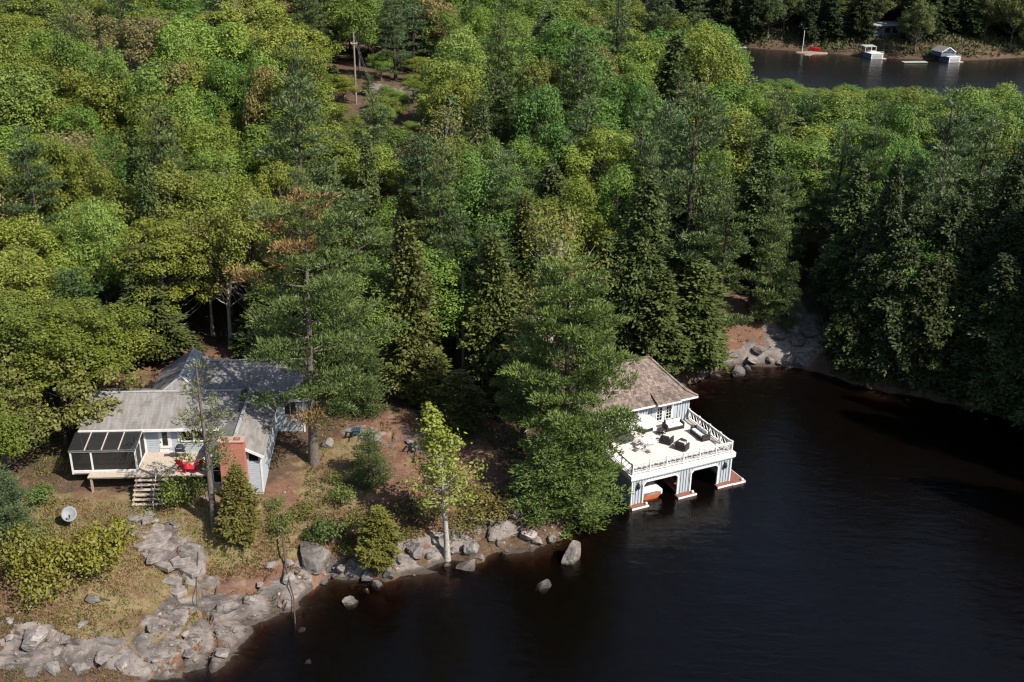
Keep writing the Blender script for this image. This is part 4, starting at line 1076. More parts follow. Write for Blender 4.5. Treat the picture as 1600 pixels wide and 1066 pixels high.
    stair = st.build('stairs', 'deck_wood', root)
    for k in range(8): yy = -3.66 - k * .29; zz = -.24 - k * .23; MB().box(.0, 2.4, yy - .26, yy, zz, zz + .05).build('tread', 'weathered_wood', stair)
    hr = MB(); hr.beam((1.62, -3.5, .75), (1.62, -5.7, -1.0), .05, .07); hr.box(1.59, 1.65, -3.63, -3.57, -.05, .75); hr.box(1.59, 1.65, -5.7, -5.64, -1.95, -1.0); hr.build('handrail', 'weathered_wood', stair)
    return root
build_cottage()

def adirondack(loc, rz, mat, label, group):
    o = empty('adirondack_chair', loc, rz, label, 'chair', group)
    s = MB()
    for k in range(6): y = -.32 + k * .1; s.box(-.27, .27, y, y + .085, .36 - k * .022, .385 - k * .022)
    s.build('seat', mat, o)
    b = MB()
    for k in range(5):
        x = -.24 + k * .12; h = .92 + .14 * (1 - abs(k - 2) / 2)
        b.beam((x * .85, .2, .24), (x * 1.1, .2 + .38 * h, .24 + .82 * h), .105, .025, (0, 1, 0))
    b.beam((-.3, .42, .66), (.3, .42, .66), .05, .03); b.build('backrest', mat, o)
    for q in (-1, 1):
        MB().add(*(lambda p: (p.v, p.f))(MB().box(q * .36 - .07, q * .36 + .07, -.42, .42, .55, .58))).build('arm', mat, o)
        MB().box(q * .31 - .02, q * .31 + .02, -.38, -.27, 0, .548).build('leg', mat, o)
        MB().beam((q * .28, -.35, .3), (q * .28, .55, .04), .03, .1).build('leg', mat, o)
    return o
adirondack(hs(3.25, -2.6, -.01), HR + R(160), 'red_paint', 'red wooden lounge chair on the deck facing away from the grill', 'red chairs on the cottage deck')
adirondack(hs(4.5, -2.45, -.01), HR + R(215), 'red_paint', 'red wooden lounge chair on the deck closer to the brick chimney', 'red chairs on the cottage deck')
adirondack((-12.2, 76.1, ground(-12.2, 76.1)), R(190), 'slate_paint', 'slate blue lounge chair in the yard nearer the tall pine trunk', 'slate chairs in the yard')
adirondack((-7.6, 75.3, ground(-7.6, 75.3)), R(165), 'slate_paint', 'slate blue lounge chair in the yard beside the white stones', 'slate chairs in the yard')
grill(hs(2.75, -1.0, -.01), HR, 'black kettle grill on the cottage deck below the window', False)
def red_table(loc):
    o = empty('low_table', loc, HR, 'low red table between the two red deck chairs', 'table'); MB().rbox(-.4, .4, -.28, .28, .38, .42, .01).build('tabletop', 'red_paint', o)
    for s in (-1, 1):
        for q in (-1, 1): MB().box(s * .33 - .03, s * .33 + .03, q * .2 - .03, q * .2 + .03, 0, .378).build('leg', 'red_paint', o)
red_table(hs(3.9, -3.1, -.01))

def satellite_dish(x, y):
    z = ground(x, y); o = empty('satellite_dish', (x, y, z), R(25), 'pale grey satellite dish on a post above the juniper hedge', 'satellite dish')
    MB().tube([(0, 0, -.3), (0, 0, 1.0)], .04, 8).build('post', 'grey_metal', o)
    m = MB(); n = 20; rings = 5; vs = [(0, 0, 0)]
    for i in range(1, rings + 1):
        r = .52 * i / rings
        for k in range(n): a = 2 * PI * k / n; vs.append((r * math.cos(a), r * math.sin(a) * 1.06, .42 * r * r))
    f = [(0, 1 + k, 1 + (k + 1) % n) for k in range(n)]
    for i in range(rings - 1):
        for k in range(n): a, b = 1 + i * n + k, 1 + i * n + (k + 1) % n; f.append((a, a + n, b + n, b))
    back = [(x_, y_, z_ - .03) for x_, y_, z_ in vs]; nv = len(vs); f2 = [tuple(i + nv for i in reversed(q)) for q in f]
    f3 = [(nv - n + k, 2 * nv - n + k, 2 * nv - n + (k + 1) % n, nv - n + (k + 1) % n) for k in range(n)]
    m.add(vs + back, f + f2 + f3); d = m.build('reflector', 'dish_paint', o, True); d.location = (0, -.12, 1.05); d.rotation_euler = (R(48), 0, 0)
    a = MB(); a.tube([(0, -.1, 1.0), (0, -.62, .95), (0, -.72, 1.22)], .02, 6); a.rbox(-.05, .05, -.79, -.65, 1.2, 1.32, .01); a.build('receiver_arm', 'black_metal', o)
satellite_dish(-30.7, 64.6)

def utility_pole(x, y, h, label, arms, lean=0):
    z = ground(x, y); o = empty('utility_pole', (x, y, z), 0, label, 'utility pole', 'utility poles on the slope'); o.rotation_euler = (0, lean, .2)
    MB().tube([(0, 0, -.5), (0, 0, h * .5), (0, 0, h)], (.15, .13, .10), 8).build('shaft', 'pole_wood', o)
    for za, w in arms:
        MB().box(-w, w, -.18, -.08, za - .06, za + .06).build('crossarm', 'bark_pale', o)
        for s in (-1, 1): MB().lathe([(.03, za + .061), (.06, za + .1), (.04, za + .2)], 8, (s * w * .9, -.13)).build('insulator', 'white_paint', o)
    if len(arms) and arms[0][1] > .7: MB().lathe([(.16, h - 3.6), (.19, h - 3.5), (.19, h - 2.9), (.12, h - 2.82)], 10, (.34, 0)).build('transformer', 'grey_metal', o)
    return z
_p2 = (-4.3, 87.6); _h2 = 10.2
zp2 = utility_pole(_p2[0], _p2[1], _h2, 'weathered utility pole with white crossarm among the cedars', [(_h2 - 2.2, .85)])
_p1 = (-24.6, 168.0); _h1 = 10.5
zp1 = utility_pole(_p1[0], _p1[1], _h1, 'tall bare utility pole standing on the hilltop clearing', [(_h1 - 1.6, .5)])
for k, (dx, lab) in enumerate(((-.12, 'overhead cable rising from the cedar-side pole, outer strand'), (.22, 'overhead cable rising from the cedar-side pole, inner strand'))):
    a = Vector((_p2[0] + dx, _p2[1] - .1, zp2 + _h2 - .25 - .5 * k)); b = Vector((_p1[0] + dx, _p1[1], zp1 + _h1 - .3 - .4 * k))
    pts = [a.lerp(b, i / 24) - Vector((0, 0, 2.0 * 4 * (i / 24) * (1 - i / 24))) for i in range(25)]
    c = MB(); c.tube(pts, .009, 5); tag(c.build('power_cable', 'grey_metal'), lab, 'cable', 'overhead cables')

# ---------------------------------------------------------------- flagstone path, boulders
def flagstones():
    rng = random.Random(8); root = empty('path', (0, 0, 0)); root['kind'] = 'structure'
    line = [Vector(p) for p in ((-26.0, 66.0, 0), (-25.3, 64.6, 0), (-24.7, 63.4, 0), (-23.6, 62.2, 0), (-22.4, 61.2, 0), (-21.2, 60.3, 0))]
    proto = []
    for v in range(6):
        m = MB(); n = rng.randint(6, 8); pts = [((.55 + rng.uniform(-.12, .1)) * math.cos(2 * PI * (k + rng.uniform(-.25, .25)) / n), (.55 + rng.uniform(-.12, .1)) * math.sin(2 * PI * (k + rng.uniform(-.25, .25)) / n)) for k in range(n)]
        vs = [(x, y, .05) for x, y in pts] + [(x * 1.1, y * 1.1, .0) for x, y in pts] + [(x * 1.12, y * 1.12, -.25) for x, y in pts]
        m.add(vs, [tuple(range(n))] + [(k, (k + 1) % n, n + (k + 1) % n, n + k) for k in range(n)] + [(n + k, n + (k + 1) % n, 2 * n + (k + 1) % n, 2 * n + k) for k in range(n)])
        proto.append(m.mesh('flagstone', 'path_stone'))
    for i in range(len(line) - 1):
        d = line[i + 1] - line[i]; sd = Vector((-d.y, d.x, 0)).normalized(); m = max(1, int(d.length / .9))
        for j in range(m + 1):
            for k in (-.5, .5):
                p = line[i].lerp(line[i + 1], j / (m + 1)) + sd * (k + rng.uniform(-.2, .2)) * (1.0 if i else .8)
                o = mesh_obj('flagstone', proto[rng.randrange(6)], root); s = rng.uniform(1.05, 1.6)
                o.location = (p.x, p.y, ground(p.x, p.y) - .005); o.rotation_euler = (rng.uniform(-.06, .06), rng.uniform(-.06, .06), rng.uniform(0, 6)); o.scale = (s, s * rng.uniform(.7, 1), 1)
flagstones()

def rock_mesh(seed, cuts=15):
    rng = random.Random(seed); bm = bmesh.new(); bmesh.ops.create_icosphere(bm, subdivisions=4, radius=.62)
    planes = []
    for k in range(cuts):
        n = Vector((rng.gauss(0, 1), rng.gauss(0, 1), rng.gauss(0, .8) + .2)).normalized(); planes.append((n, rng.uniform(.30, .47)))
    for v in bm.verts:
        for n, d in planes:
            e = v.co.dot(n) - d
            if e > 0: v.co -= n * e * .985
    from mathutils import noise as nz
    for v in bm.verts:
        q = v.co * 3 + Vector((seed * 3.1, 0, 0)); v.co += v.co.normalized() * (nz.noise(q) * .035 + nz.noise(q * 3) * .02 - .05 * max(0, 1 - abs(nz.noise(q * .7 + Vector((9, 2, 4)))) * 14))
    me = bpy.data.meshes.new('rock'); bm.to_mesh(me); bm.free(); me.materials.append(MATS['granite']); return me
ROCKS = [rock_mesh(i) for i in range(8)]

# x, y, width, height ratio, own label or None for its cluster's
BOULDERS = [(-28.88, 53.60, 2.12, .5, 'widest pale flat-topped boulder in the rough grass at the shore corner'), (-27.24, 53.98, 0.94), (-27.51, 53.21, 1.17), (-26.54, 54.04, 0.79), (-27.21, 51.95, 1.23), (-25.98, 52.33, 1.16),
    (-23.54, 53.32, 1.42), (-24.69, 53.32, 1.57), (-20.50, 56.07, 0.82), (-20.02, 55.36, 0.73), (-20.95, 55.52, 0.49), (-19.90, 54.48, 1.04), (-20.31, 53.93, 0.44), (-19.78, 53.93, 0.60), (-22.51, 55.85, 0.81), (-21.64, 57.17, 0.62),
    (-26.53, 55.19, 0.80), (-18.41, 58.93, 1.53, .5, 'loose block lying in the middle of the bare granite slab'), (-17.36, 59.70, 1.03), (-16.83, 61.14, 0.57), (-16.49, 62.79, 0.98), (-13.59, 64.30, 2.7, .72, 'largest squarish granite boulder on the bank below the junipers'), (-15.20, 63.06, 0.80), (-12.10, 63.83, 0.91),
    (-11.72, 63.61, 0.72), (-12.16, 63.45, 0.49), (-14.54, 62.62, 0.49), (-15.16, 61.91, 1.10), (-25.80, 61.19, 0.60), (-23.70, 65.10, 0.72), (-26.68, 57.17, 1.07), (-30.77, 54.53, 0.71), (-30.33, 53.43, 0.70), (-23.37, 58.44, 0.59),
    (-9.88, 63.45, 1.05), (-9.13, 62.79, 0.95), (-8.30, 63.45, 1.0), (-9.77, 62.24, 0.49), (-10.81, 60.86, 1.15, .7, 'rounded pale rock standing alone in the shallows off the slab'), (-6.63, 65.54, 1.65), (-5.69, 65.37, 0.74), (-4.33, 65.28, 0.6, .9, 'white-streaked stone at the foot of the young poplar'), (-3.90, 66.14, 0.74),
    (-2.66, 66.20, 1.30), (-2.98, 65.10, 1.65), (-1.25, 67.63, 0.94), (0.29, 69.28, 0.86), (1.44, 68.29, 1.62), (4.59, 66.25, 1.95, .95, 'tall pale boulder rising from the dark water'), (2.49, 63.01, 1.35, .5, 'low white-streaked rock awash in the open water'), (0.28, 69.55, 0.67),
    (-6.90, 75.00, 0.45), (-6.28, 74.72, 0.45), (-5.39, 75.00, 0.50), (-4.79, 75.05, 0.45), (-12.53, 54.86, 0.48, .4, 'small white-tipped stone awash off the slab'), (-13.46, 57.94, 0.76, .35), (22.44, 98.54, 1.66), (23.71, 99.86, 1.03), (20.45, 98.16, 0.89), (-14.37, 75.49, 1.11),
    (-11.32, 76.10, 0.71), (-8.03, 76.32, 0.72), (-18.61, 54.97, 0.89), (-17.87, 54.66, 1.04), (-10.55, 63.89, 0.63), (-7.67, 64.44, 0.82), (-7.05, 65.10, 0.64), (-5.31, 66.47, 0.74), (-2.04, 65.87, 0.74), (-0.68, 67.41, 0.75), (2.16, 67.85, 0.95), (3.11, 68.40, 0.76),
    (-12.92, 63.01, 0.81), (42.07, 91.12, 0.72), (43.86, 89.57, 0.83), (38.01, 93.37, 0.73),
    (25.2, 101.6, 1.5, .45), (26.6, 102.2, 1.8, .4), (27.6, 103.6, 1.6, .45), (28.9, 104.6, 2.2, .4), (27.9, 101.6, 1.3, .5), (29.4, 102.4, 1.9, .4), (30.6, 103.4, 1.7, .45), (28.4, 106.2, 2.0, .4), (29.9, 106.6, 1.6, .5), (29.1, 100.6, 1.5, .45), (30.6, 101.0, 1.2, .5), (26.2, 100.9, 1.2, .4), (24.4, 100.8, 1.4, .4), (29.4, 108.4, 1.8, .5), (31.8, 102.2, 1.4, .5), (27.2, 100.6, .9, .5)]
def cluster(x, y):
    if y > 85: return ('pale rock at the waterline of the far side of the cove', 'rocks along the cove') if x < 30 else ('dark wet rock under the trees of the shaded cove bank', 'rocks under the shaded bank')
    if y > 72: return ('small pale stone edging the needle-covered yard', 'stones in the yard')
    if x < -22: return ('grey weathered rock half buried in the rough grass near the slab', 'rocks in the rough grass')
    if x < -15.6 and y < 62: return ('loose rock resting on the bare granite slab', 'loose rocks on the slab')
    if x < -15: return ('rock where the slab meets the lawn bank', 'rocks at the slab edge')
    if x < -11: return ('angular rock in the pile beside the largest bank boulder', 'rocks beside the big boulder')
    if x < -7.5: return ('wet-edged rock at the waterline below the cedar shrub', 'rocks below the cedar shrub')
    if x < -1: return ('broken rock on the bank round the young poplar', 'rocks round the poplar')
    return ('rock on the bank under the boathouse pine', 'rocks under the boathouse pine')
def build_boulders():
    rng = random.Random(5); piles = {}
    for i, b in enumerate(BOULDERS):
        x, y, w = b[:3]
        if len(b) < 5 and w < .65 and x < -19: continue
        hr = b[3] if len(b) > 3 else (rng.uniform(.3, .5) if x < -16 else rng.uniform(.45, .8))
        o = mesh_obj('boulder', ROCKS[5 if len(b) > 4 and w > 2.5 else rng.randrange(8)]); g = max(ground(x, y), -.25)
        o.location = (x, y, g + w * hr * .28); o.scale = (w * .98, w * rng.uniform(.75, .95), w * hr * 1.05); o.rotation_euler = (rng.uniform(-.2, .2), rng.uniform(-.2, .2), rng.uniform(0, 6))
        if len(b) > 4 and w > 2.5: o.rotation_euler = (.05, -.08, .35)
        k = rng.uniform(.75, 1.35) if y < 85 else rng.uniform(.7, 1.1); o.color = (k * .98, k, k * 1.01, 1)
        lab, grp = cluster(x, y)
        if len(b) > 4: tag(o, b[4], 'boulder')
        else: tag(o, lab, 'rock', grp); piles.setdefault(grp, []).append((w, o))
    for grp, lst in piles.items():
        lst.sort(key=lambda q: -q[0])
        for k, (w, o) in enumerate(lst):
            o['label'] = ('largest', 'second largest', 'third largest', 'fourth largest', 'fifth largest', 'sixth largest', 'seventh largest', 'eighth largest', 'ninth largest', 'tenth largest', 'eleventh largest', 'twelfth largest', 'small', 'small', 'small', 'small', 'small', 'small', 'small', 'small')[k] + ' ' + o['label'].replace('small ', '')
build_boulders()

def build_rubble():
    """loose small stones along the shore and over the slab"""
    rng = np.random.RandomState(6); bm = bmesh.new(); bmesh.ops.create_icosphere(bm, subdivisions=1, radius=.5)
    base = np.array([v.co[:] for v in bm.verts]); tri = np.array([[v.index for v in f.verts] for f in bm.faces]); bm.free()
    n = 3000; X = rng.uniform(-34, 8, n); Y = rng.uniform(50, 72, n)
    Z, D, Kk = terrain(X, Y, True)
    dens = np.where((D > -1.2) & (D < 2.2), .55, .05) + .30 * (Kk > .5) + .10 * ((X < -14) & (Y < 63))
    ok = (D > -1.4) & (rng.rand(n) < dens * (.25 + 1.5 * (fbm(X * .6, Y * .6, 15, 2) > .5)))
    X, Y, Z = X[ok], Y[ok], Z[ok]; V = []; T = []
    for i in range(len(X)):
        s = .07 + .26 * rng.rand() ** 3; a = rng.rand() * 6.3; ca, sa = math.cos(a), math.sin(a)
        p = base * (1 + rng.uniform(-.28, .28, (len(base), 1))) * [s * rng.uniform(.9, 1.7), s, s * rng.uniform(.5, .9)]
        V.append(np.column_stack([p[:, 0] * ca - p[:, 1] * sa + X[i], p[:, 0] * sa + p[:, 1] * ca + Y[i], p[:, 2] + Z[i] + s * .12])); T.append(tri + i * len(base))
    V = np.concatenate(V); T = np.concatenate(T); me = bpy.data.meshes.new('rubble'); me.from_pydata(V.tolist(), [], T.tolist()); me.materials.append(MATS['granite'])
    o = mesh_obj('rubble', me); o.color = (1.1, 1.05, 1.0, 1); tag(o, 'small loose stones strewn along the shore and slab', 'stones', kind='stuff')
build_rubble()

# ---------------------------------------------------------------- trees that can be told apart
ALL = []      # x, y, radius taken
def hero(name, kind, x, y, h, r, col, label, cat='tree', group=None, **kw):
    ALL.append((x, y, r * .8)); return plant(name, K[kind], x, y, h, r, col, label, cat, group, **kw)

_kA = Kind('pineA', pine(7, 21, 6.3, .25, 1.5, .36, .84, 1.1, dens=.8, dead=lambda t, az, rg: (t > .55 and math.cos(az - 2.9) > .1 and rg.rand() < .62) or (t > .88 and rg.rand() < .7) or rg.rand() < .05, power=.5), 21, 6.3, 'pine_needle', 'bark_grey', deadleaf=True)
tA = plant('white_pine', _kA, -15.1, 73.2, 21, 6.1, (.088, .122, .036), 'tallest pine beside the cottage with rust-brown boughs near its top', 'tree', None, rz=0); ALL.append((-15.1, 73.2, 5))
_d = mesh_obj('dead_boughs', _kA.dead, tA); _d.color = (*RUST, 1); _d['label'] = 'rust-brown dying boughs of the upper crown'
_kL = Kind('lawnpine', pine(9, 13.3, 1.75, .36, .85, .3, .55, dens=.55), 13.3, 1.75, 'pine_needle', 'bark_grey')
K['lawn'] = _kL
_kS = Kind('poplar', poplar(55), 12.3, 2.2, 'broad_leaf', 'bark_pale'); K['poplar'] = _kS
_kB = Kind('bpine', pine(12, 19.6, 5.6, .1, 1.45, .36, .88, 1.15, power=.5), 19.6, 5.6, 'pine_needle', 'bark_dark'); K['bpine'] = _kB
_kW = Kind('leanoak', broad(57, 7.5, 5.0, .30, 60, 105, .28, .95, .7, .025), 7.5, 5.0, 'broad_leaf', 'bark_dark'); K['leanoak'] = _kW

hero('pine_sapling', 'lawn', -20.7, 64.9, 13.3, 1.8, (.13, .14, .05), 'thin half-bare pine on the lawn in front of the brick chimney')
hero('cedar_tree', 'cedar1', -18.8, 64.6, 5.9, 1.5, (.125, .115, .03), 'small bronze-green cedar at the foot of the brick chimney')
hero('poplar_tree', 'poplar', -4.4, 65.9, 12.3, 3.0, (.21, .24, .045), 'slender young poplar with bright yellow-green leaves on the rocky bank')
hero('spruce_sapling', 'ypine0', -10.5, 71.1, 4.6, 1.6, (.075, .105, .032), 'small dark green conifer in front of the yard chairs')
hero('cedar_tree', 'cedar0', -9.1, 64.1, 4.8, 1.55, (.125, .125, .028), 'bushy olive cedar growing at the waterline left of the poplar')
hero('white_pine', 'bpine', 4.4, 73.6, 19.4, 5.2, (.105, .148, .038), 'large dark pine overhanging the boathouse terrace and water')
hero('white_pine', 'ypine1', 5.3, 71.2, 8.0, 3.3, (.105, .15, .038), 'low bushy pine dipping to the water at the boathouse corner')
hero('white_pine', 'ypine0', 2.6, 70.4, 7.0, 3.0, (.10, .145, .038), 'low bushy pine on the bank beneath the boathouse pine')
hero('white_pine', 'pine2', 1.0, 77.6, 12.5, 3.4, (.095, .13, .037), 'shorter pine standing behind the boathouse pine on the yard side')
hero('cedar_tree', 'cedar2', -1.6, 86.3, 15.2, 2.6, (.088, .108, .027), 'tall olive cedar just to the boathouse side of the crossarm pole')
hero('cedar_tree', 'cedar0', -8.8, 84.8, 15.9, 2.6, (.095, .105, .028), 'tall olive-brown cedar beside the rusty-topped pine')
hero('cedar_tree', 'cedar1', -6.6, 82.2, 5.6, 2.2, (.098, .108, .027), 'shorter cedar directly in front of the crossarm pole')
hero('oak_tree', 'thin0', 3.5, 90.3, 16.9, 3.9, (.17, .165, .04), 'open grey-limbed oak between the cedars behind the boathouse')
hero('hemlock_tree', 'hemlock0', 12.3, 97.5, 18.5, 3.8, HEM, 'tall dark hemlock behind the boathouse roof')
hero('cedar_tree', 'cedar1', 18.0, 98.2, 11.0, 3.6, (.075, .10, .028), 'broad olive cedar leaning over the cove past the boathouse roof')
hero('cedar_tree', 'cedar2', 13.8, 95.9, 10.5, 3.2, (.075, .097, .027), 'broad cedar close behind the boathouse roof ridge')
hero('white_pine', 'pine1', 20.6, 101.6, 17.0, 3.7, PINE, 'mid-sized pine on the point at the mouth of the cove')
hero('white_pine', 'pine0', 17.5, 104.4, 24.4, 5.4, BPINE, 'tallest pine on the point behind the boathouse')
hero('spruce_tree', 'ypine1', 26.5, 105.6, 13.5, 2.3, (.125, .165, .055), 'neat pointed young conifer on the needle bank of the cove')
hero('spruce_tree', 'ypine0', 28.6, 104.6, 7.4, 1.3, (.07, .10, .035), 'narrow small conifer beside the bare rock of the cove')
hero('white_pine', 'pine3', 34.6, 114.3, 18.3, 3.9, (.085, .125, .045), 'tall open pine with pale trunk at the head of the cove')
hero('spruce_sapling', 'ypine1', 34.0, 104.3, 5.6, 1.3, HEM, 'small shaded conifer at the foot of the dark bank')
hero('white_pine', 'pine1', 45.5, 111.0, 20.0, 4.4, (.10, .14, .048), 'tall tiered pine above the shaded bank behind the pale-leaved maple')
hero('white_pine', 'pine3', 39.8, 106.5, 17.5, 3.8, (.095, .13, .045), 'slim tiered pine above the shaded bank near the cove head')
hero('white_pine', 'pine0', 53.0, 108.5, 22.0, 4.8, (.095, .135, .046), 'large tiered pine above the shaded bank at the picture edge')
hero('white_pine', 'pine2', -1.0, 101.0, 17.0, 4.2, (.09, .13, .044), 'tiered pine upslope between the crossarm pole and the grey-limbed oak')
hero('white_pine', 'pine1', 13.0, 110.5, 19.5, 4.2, (.10, .14, .05), 'pointed pine just upslope of the hemlock behind the boathouse')
hero('white_pine', 'pine3', -16.0, 122.0, 16.0, 4.2, (.10, .14, .05), 'pointed pine on the middle slope above the broad pine')
hero('white_pine', 'pine2', 22.5, 122.0, 17.0, 4.4, (.10, .14, .05), 'tiered pine on the slope behind the point')
hero('maple_tree', 'thin1', 43.1, 97.2, 9.9, 4.0, (.16, .20, .06), 'pale-leaved maple catching light on the shaded cove bank')
hero('white_pine', 'ypine0', -38.1, 88.0, 9.6, 3.6, (.062, .105, .034), 'young bluish pine behind the cottage roof at the edge of the oaks')
hero('hemlock_tree', 'hemlock1', -32.6, 89.7, 11.3, 3.9, (.062, .08, .022), 'dense dark hemlock directly behind the porch end of the cottage')
hero('oak_tree', 'leanoak', -34.6, 74.5, 7.6, 5.0, (.145, .15, .035), 'spreading olive oak overhanging the screened porch')
hero('oak_tree', 'leanoak', -40.5, 78.0, 7.4, 4.4, (.15, .165, .045), 'spreading oak behind the porch oak at the picture edge')
hero('oak_tree', 'leanoak', -38.5, 69.5, 6.4, 4.2, (.12, .135, .035), 'low spreading oak between the porch oak and the juniper hedge')
hero('bare_oak', 'thin0', -48.8, 115.5, 13.6, 4.1, (.20, .175, .07), 'pale budding tree with a bare straight trunk among yellow oaks')
hero('cherry_tree', 'thin1', -54.7, 156.9, 11.5, 4.6, (.42, .40, .24), 'cream-blossomed tree on the upper wooded slope')
hero('white_pine', 'pine2', -21.7, 106.8, 22.9, 6.0, BPINE, 'tall broad pine directly behind the rusty-topped pine')
hero('white_pine', 'pine1', 7.5, 117.2, 18.3, 5.0, BPINE, 'large layered pine halfway up the slope above the boathouse')
hero('white_pine', 'pine3', -9.5, 110.8, 16.1, 4.5, (.058, .095, .036), 'dark layered pine upslope of the crossarm pole')
hero('white_pine', 'pine0', -42.3, 156.2, 13.0, 5.0, (.08, .115, .05), 'greyish pine on the upper slope beside the blossoming tree')
hero('white_pine', 'ypine1', -33.9, 62.2, 5.9, 2.0, (.075, .11, .05), 'small bluish pine at the picture edge beside the juniper hedge')
hero('aspen_tree', 'thin1', -29.0, 96.7, 13.5, 2.7, (.17, .185, .04), 'slim pale-stemmed aspen behind the cottage roof')
hero('aspen_tree', 'thin0', -29.4, 108.1, 13.2, 2.9, (.15, .16, .04), 'pale-stemmed aspen in the dark gap beside the broad pine')
hero('hemlock_tree', 'hemlock2', -22.6, 91.2, 8.6, 2.9, HEM, 'low dark hemlock behind the cottage ridge')
hero('white_pine', 'ypine1', -12.4, 80.6, 7.5, 2.4, PINE, 'low pine at the back of the yard beneath the rusty-topped pine')
hero('cedar_tree', 'cedar1', 0.8, 83.5, 9.5, 2.8, (.09, .095, .028), 'mid-height cedar at the back of the yard near the boathouse pine')
hero('cedar_tree', 'cedar0', -4.2, 79.5, 5.5, 2.2, (.085, .09, .026), 'low cedar closing the back of the needle-covered yard')
hero('hemlock_tree', 'hemlock2', 7.2, 88.5, 10.0, 3.0, (.06, .072, .022), 'dark hemlock beside the land end of the boathouse')

for (x, y, h, r, col, lab) in [(-23.9, 66.7, 2.5, 1.3, (.125, .16, .03), 'rounded bright green bush beside the cottage stairs'), (-22.6, 66.7, 2.3, 1.2, (.085, .11, .028), 'dark bush under the red deck chairs'),
    (-12.8, 65.5, 2.3, 1.4, (.075, .11, .03), 'blue-green juniper behind the largest bank boulder'), (-26.6, 60.9, 3.3, 1.9, (.165, .17, .025), 'bright juniper clump at the path end of the hedge'), (-28.0, 59.0, 3.0, 2.0, (.16, .155, .024), 'juniper clump in the middle of the hedge below the dish'),
    (-29.9, 58.0, 3.0, 1.9, (.15, .145, .024), 'juniper clump left of the hedge middle with dead twigs'), (-31.5, 58.4, 2.9, 1.7, (.14, .135, .026), 'juniper clump at the picture edge of the hedge'), (-29.5, 56.4, 2.4, 1.9, (.145, .14, .024), 'lowest juniper clump nearest the widest boulder'),
    (-26.9, 58.9, 2.3, 1.5, (.15, .15, .024), 'low juniper clump on the slab side of the hedge'), (-31.8, 60.4, 2.6, 1.5, (.10, .12, .03), 'dark juniper beside the small bluish pine'), (-16.2, 65.7, 1.5, 1.2, (.10, .12, .03), 'low green shrub on the bank right of the bronze cedar'),
    (-1.7, 68.9, 1.7, 2.1, (.13, .115, .035), 'wide olive-brown shrub on the bank right of the poplar'), (-2.7, 70.4, 1.6, 1.7, (.125, .11, .035), 'olive-brown shrub upslope of the wide bank shrub'), (-10.9, 66.5, 1.6, 1.3, (.12, .12, .03), 'low shrub upslope of the waterline cedar'),
    (-12.2, 68.6, 1.5, 1.2, (.10, .13, .03), 'green shrub between the small conifer and the junipers'), (-7.3, 68.4, 1.4, 1.7, (.085, .075, .035), 'dark twiggy shrub left of the poplar crown'), (-13.9, 65.4, 1.4, .9, (.09, .12, .03), 'small green shrub behind the bank rock pile'),
    (-9.0, 67.3, 1.3, 1.5, (.095, .085, .035), 'brownish twiggy shrub in the middle of the bank'), (-7.0, 66.4, 1.0, 1.0, (.15, .12, .04), 'straw-coloured shrub on the rocks left of the poplar'), (-33.5, 66.8, 1.5, 1.2, (.09, .14, .03), 'green shrub under the corner of the screened porch'),
    (-3.4, 67.5, 1.1, 1.5, (.135, .12, .04), 'low olive shrub on the rocks just behind the poplar trunk'), (-0.2, 70.0, 1.2, 1.7, (.12, .105, .035), 'low brown-green shrub between the wide bank shrub and the dipping pine'), (-5.7, 68.0, 1.2, 1.4, (.10, .09, .035), 'low dark shrub left of the poplar trunk'),
    (-14.8, 67.4, 1.0, 1.2, (.13, .13, .035), 'low yellow-green shrub on the bank below the tallest pine'), (-11.4, 64.9, 1.1, 1.0, (.125, .12, .03), 'small shrub between the largest boulder and the waterline cedar'), (-4.8, 71.6, 1.2, 1.5, (.115, .10, .035), 'low brownish shrub behind the poplar crown'), (-17.0, 67.6, .9, .9, (.11, .13, .035), 'small shrub by the corner of the chimney wing'),
    (0.6, 70.6, 1.7, 1.6, (.09, .095, .03), 'shrub in the shade under the boathouse pine'), (-13.2, 71.0, 1.0, 1.0, (.11, .12, .035), 'small shrub at the foot of the tallest pine')]:
    hero('juniper_shrub' if 'juniper' in lab else 'bush', 'shrub%d' % random.randrange(3), x, y, h, r, col, lab, 'shrub')

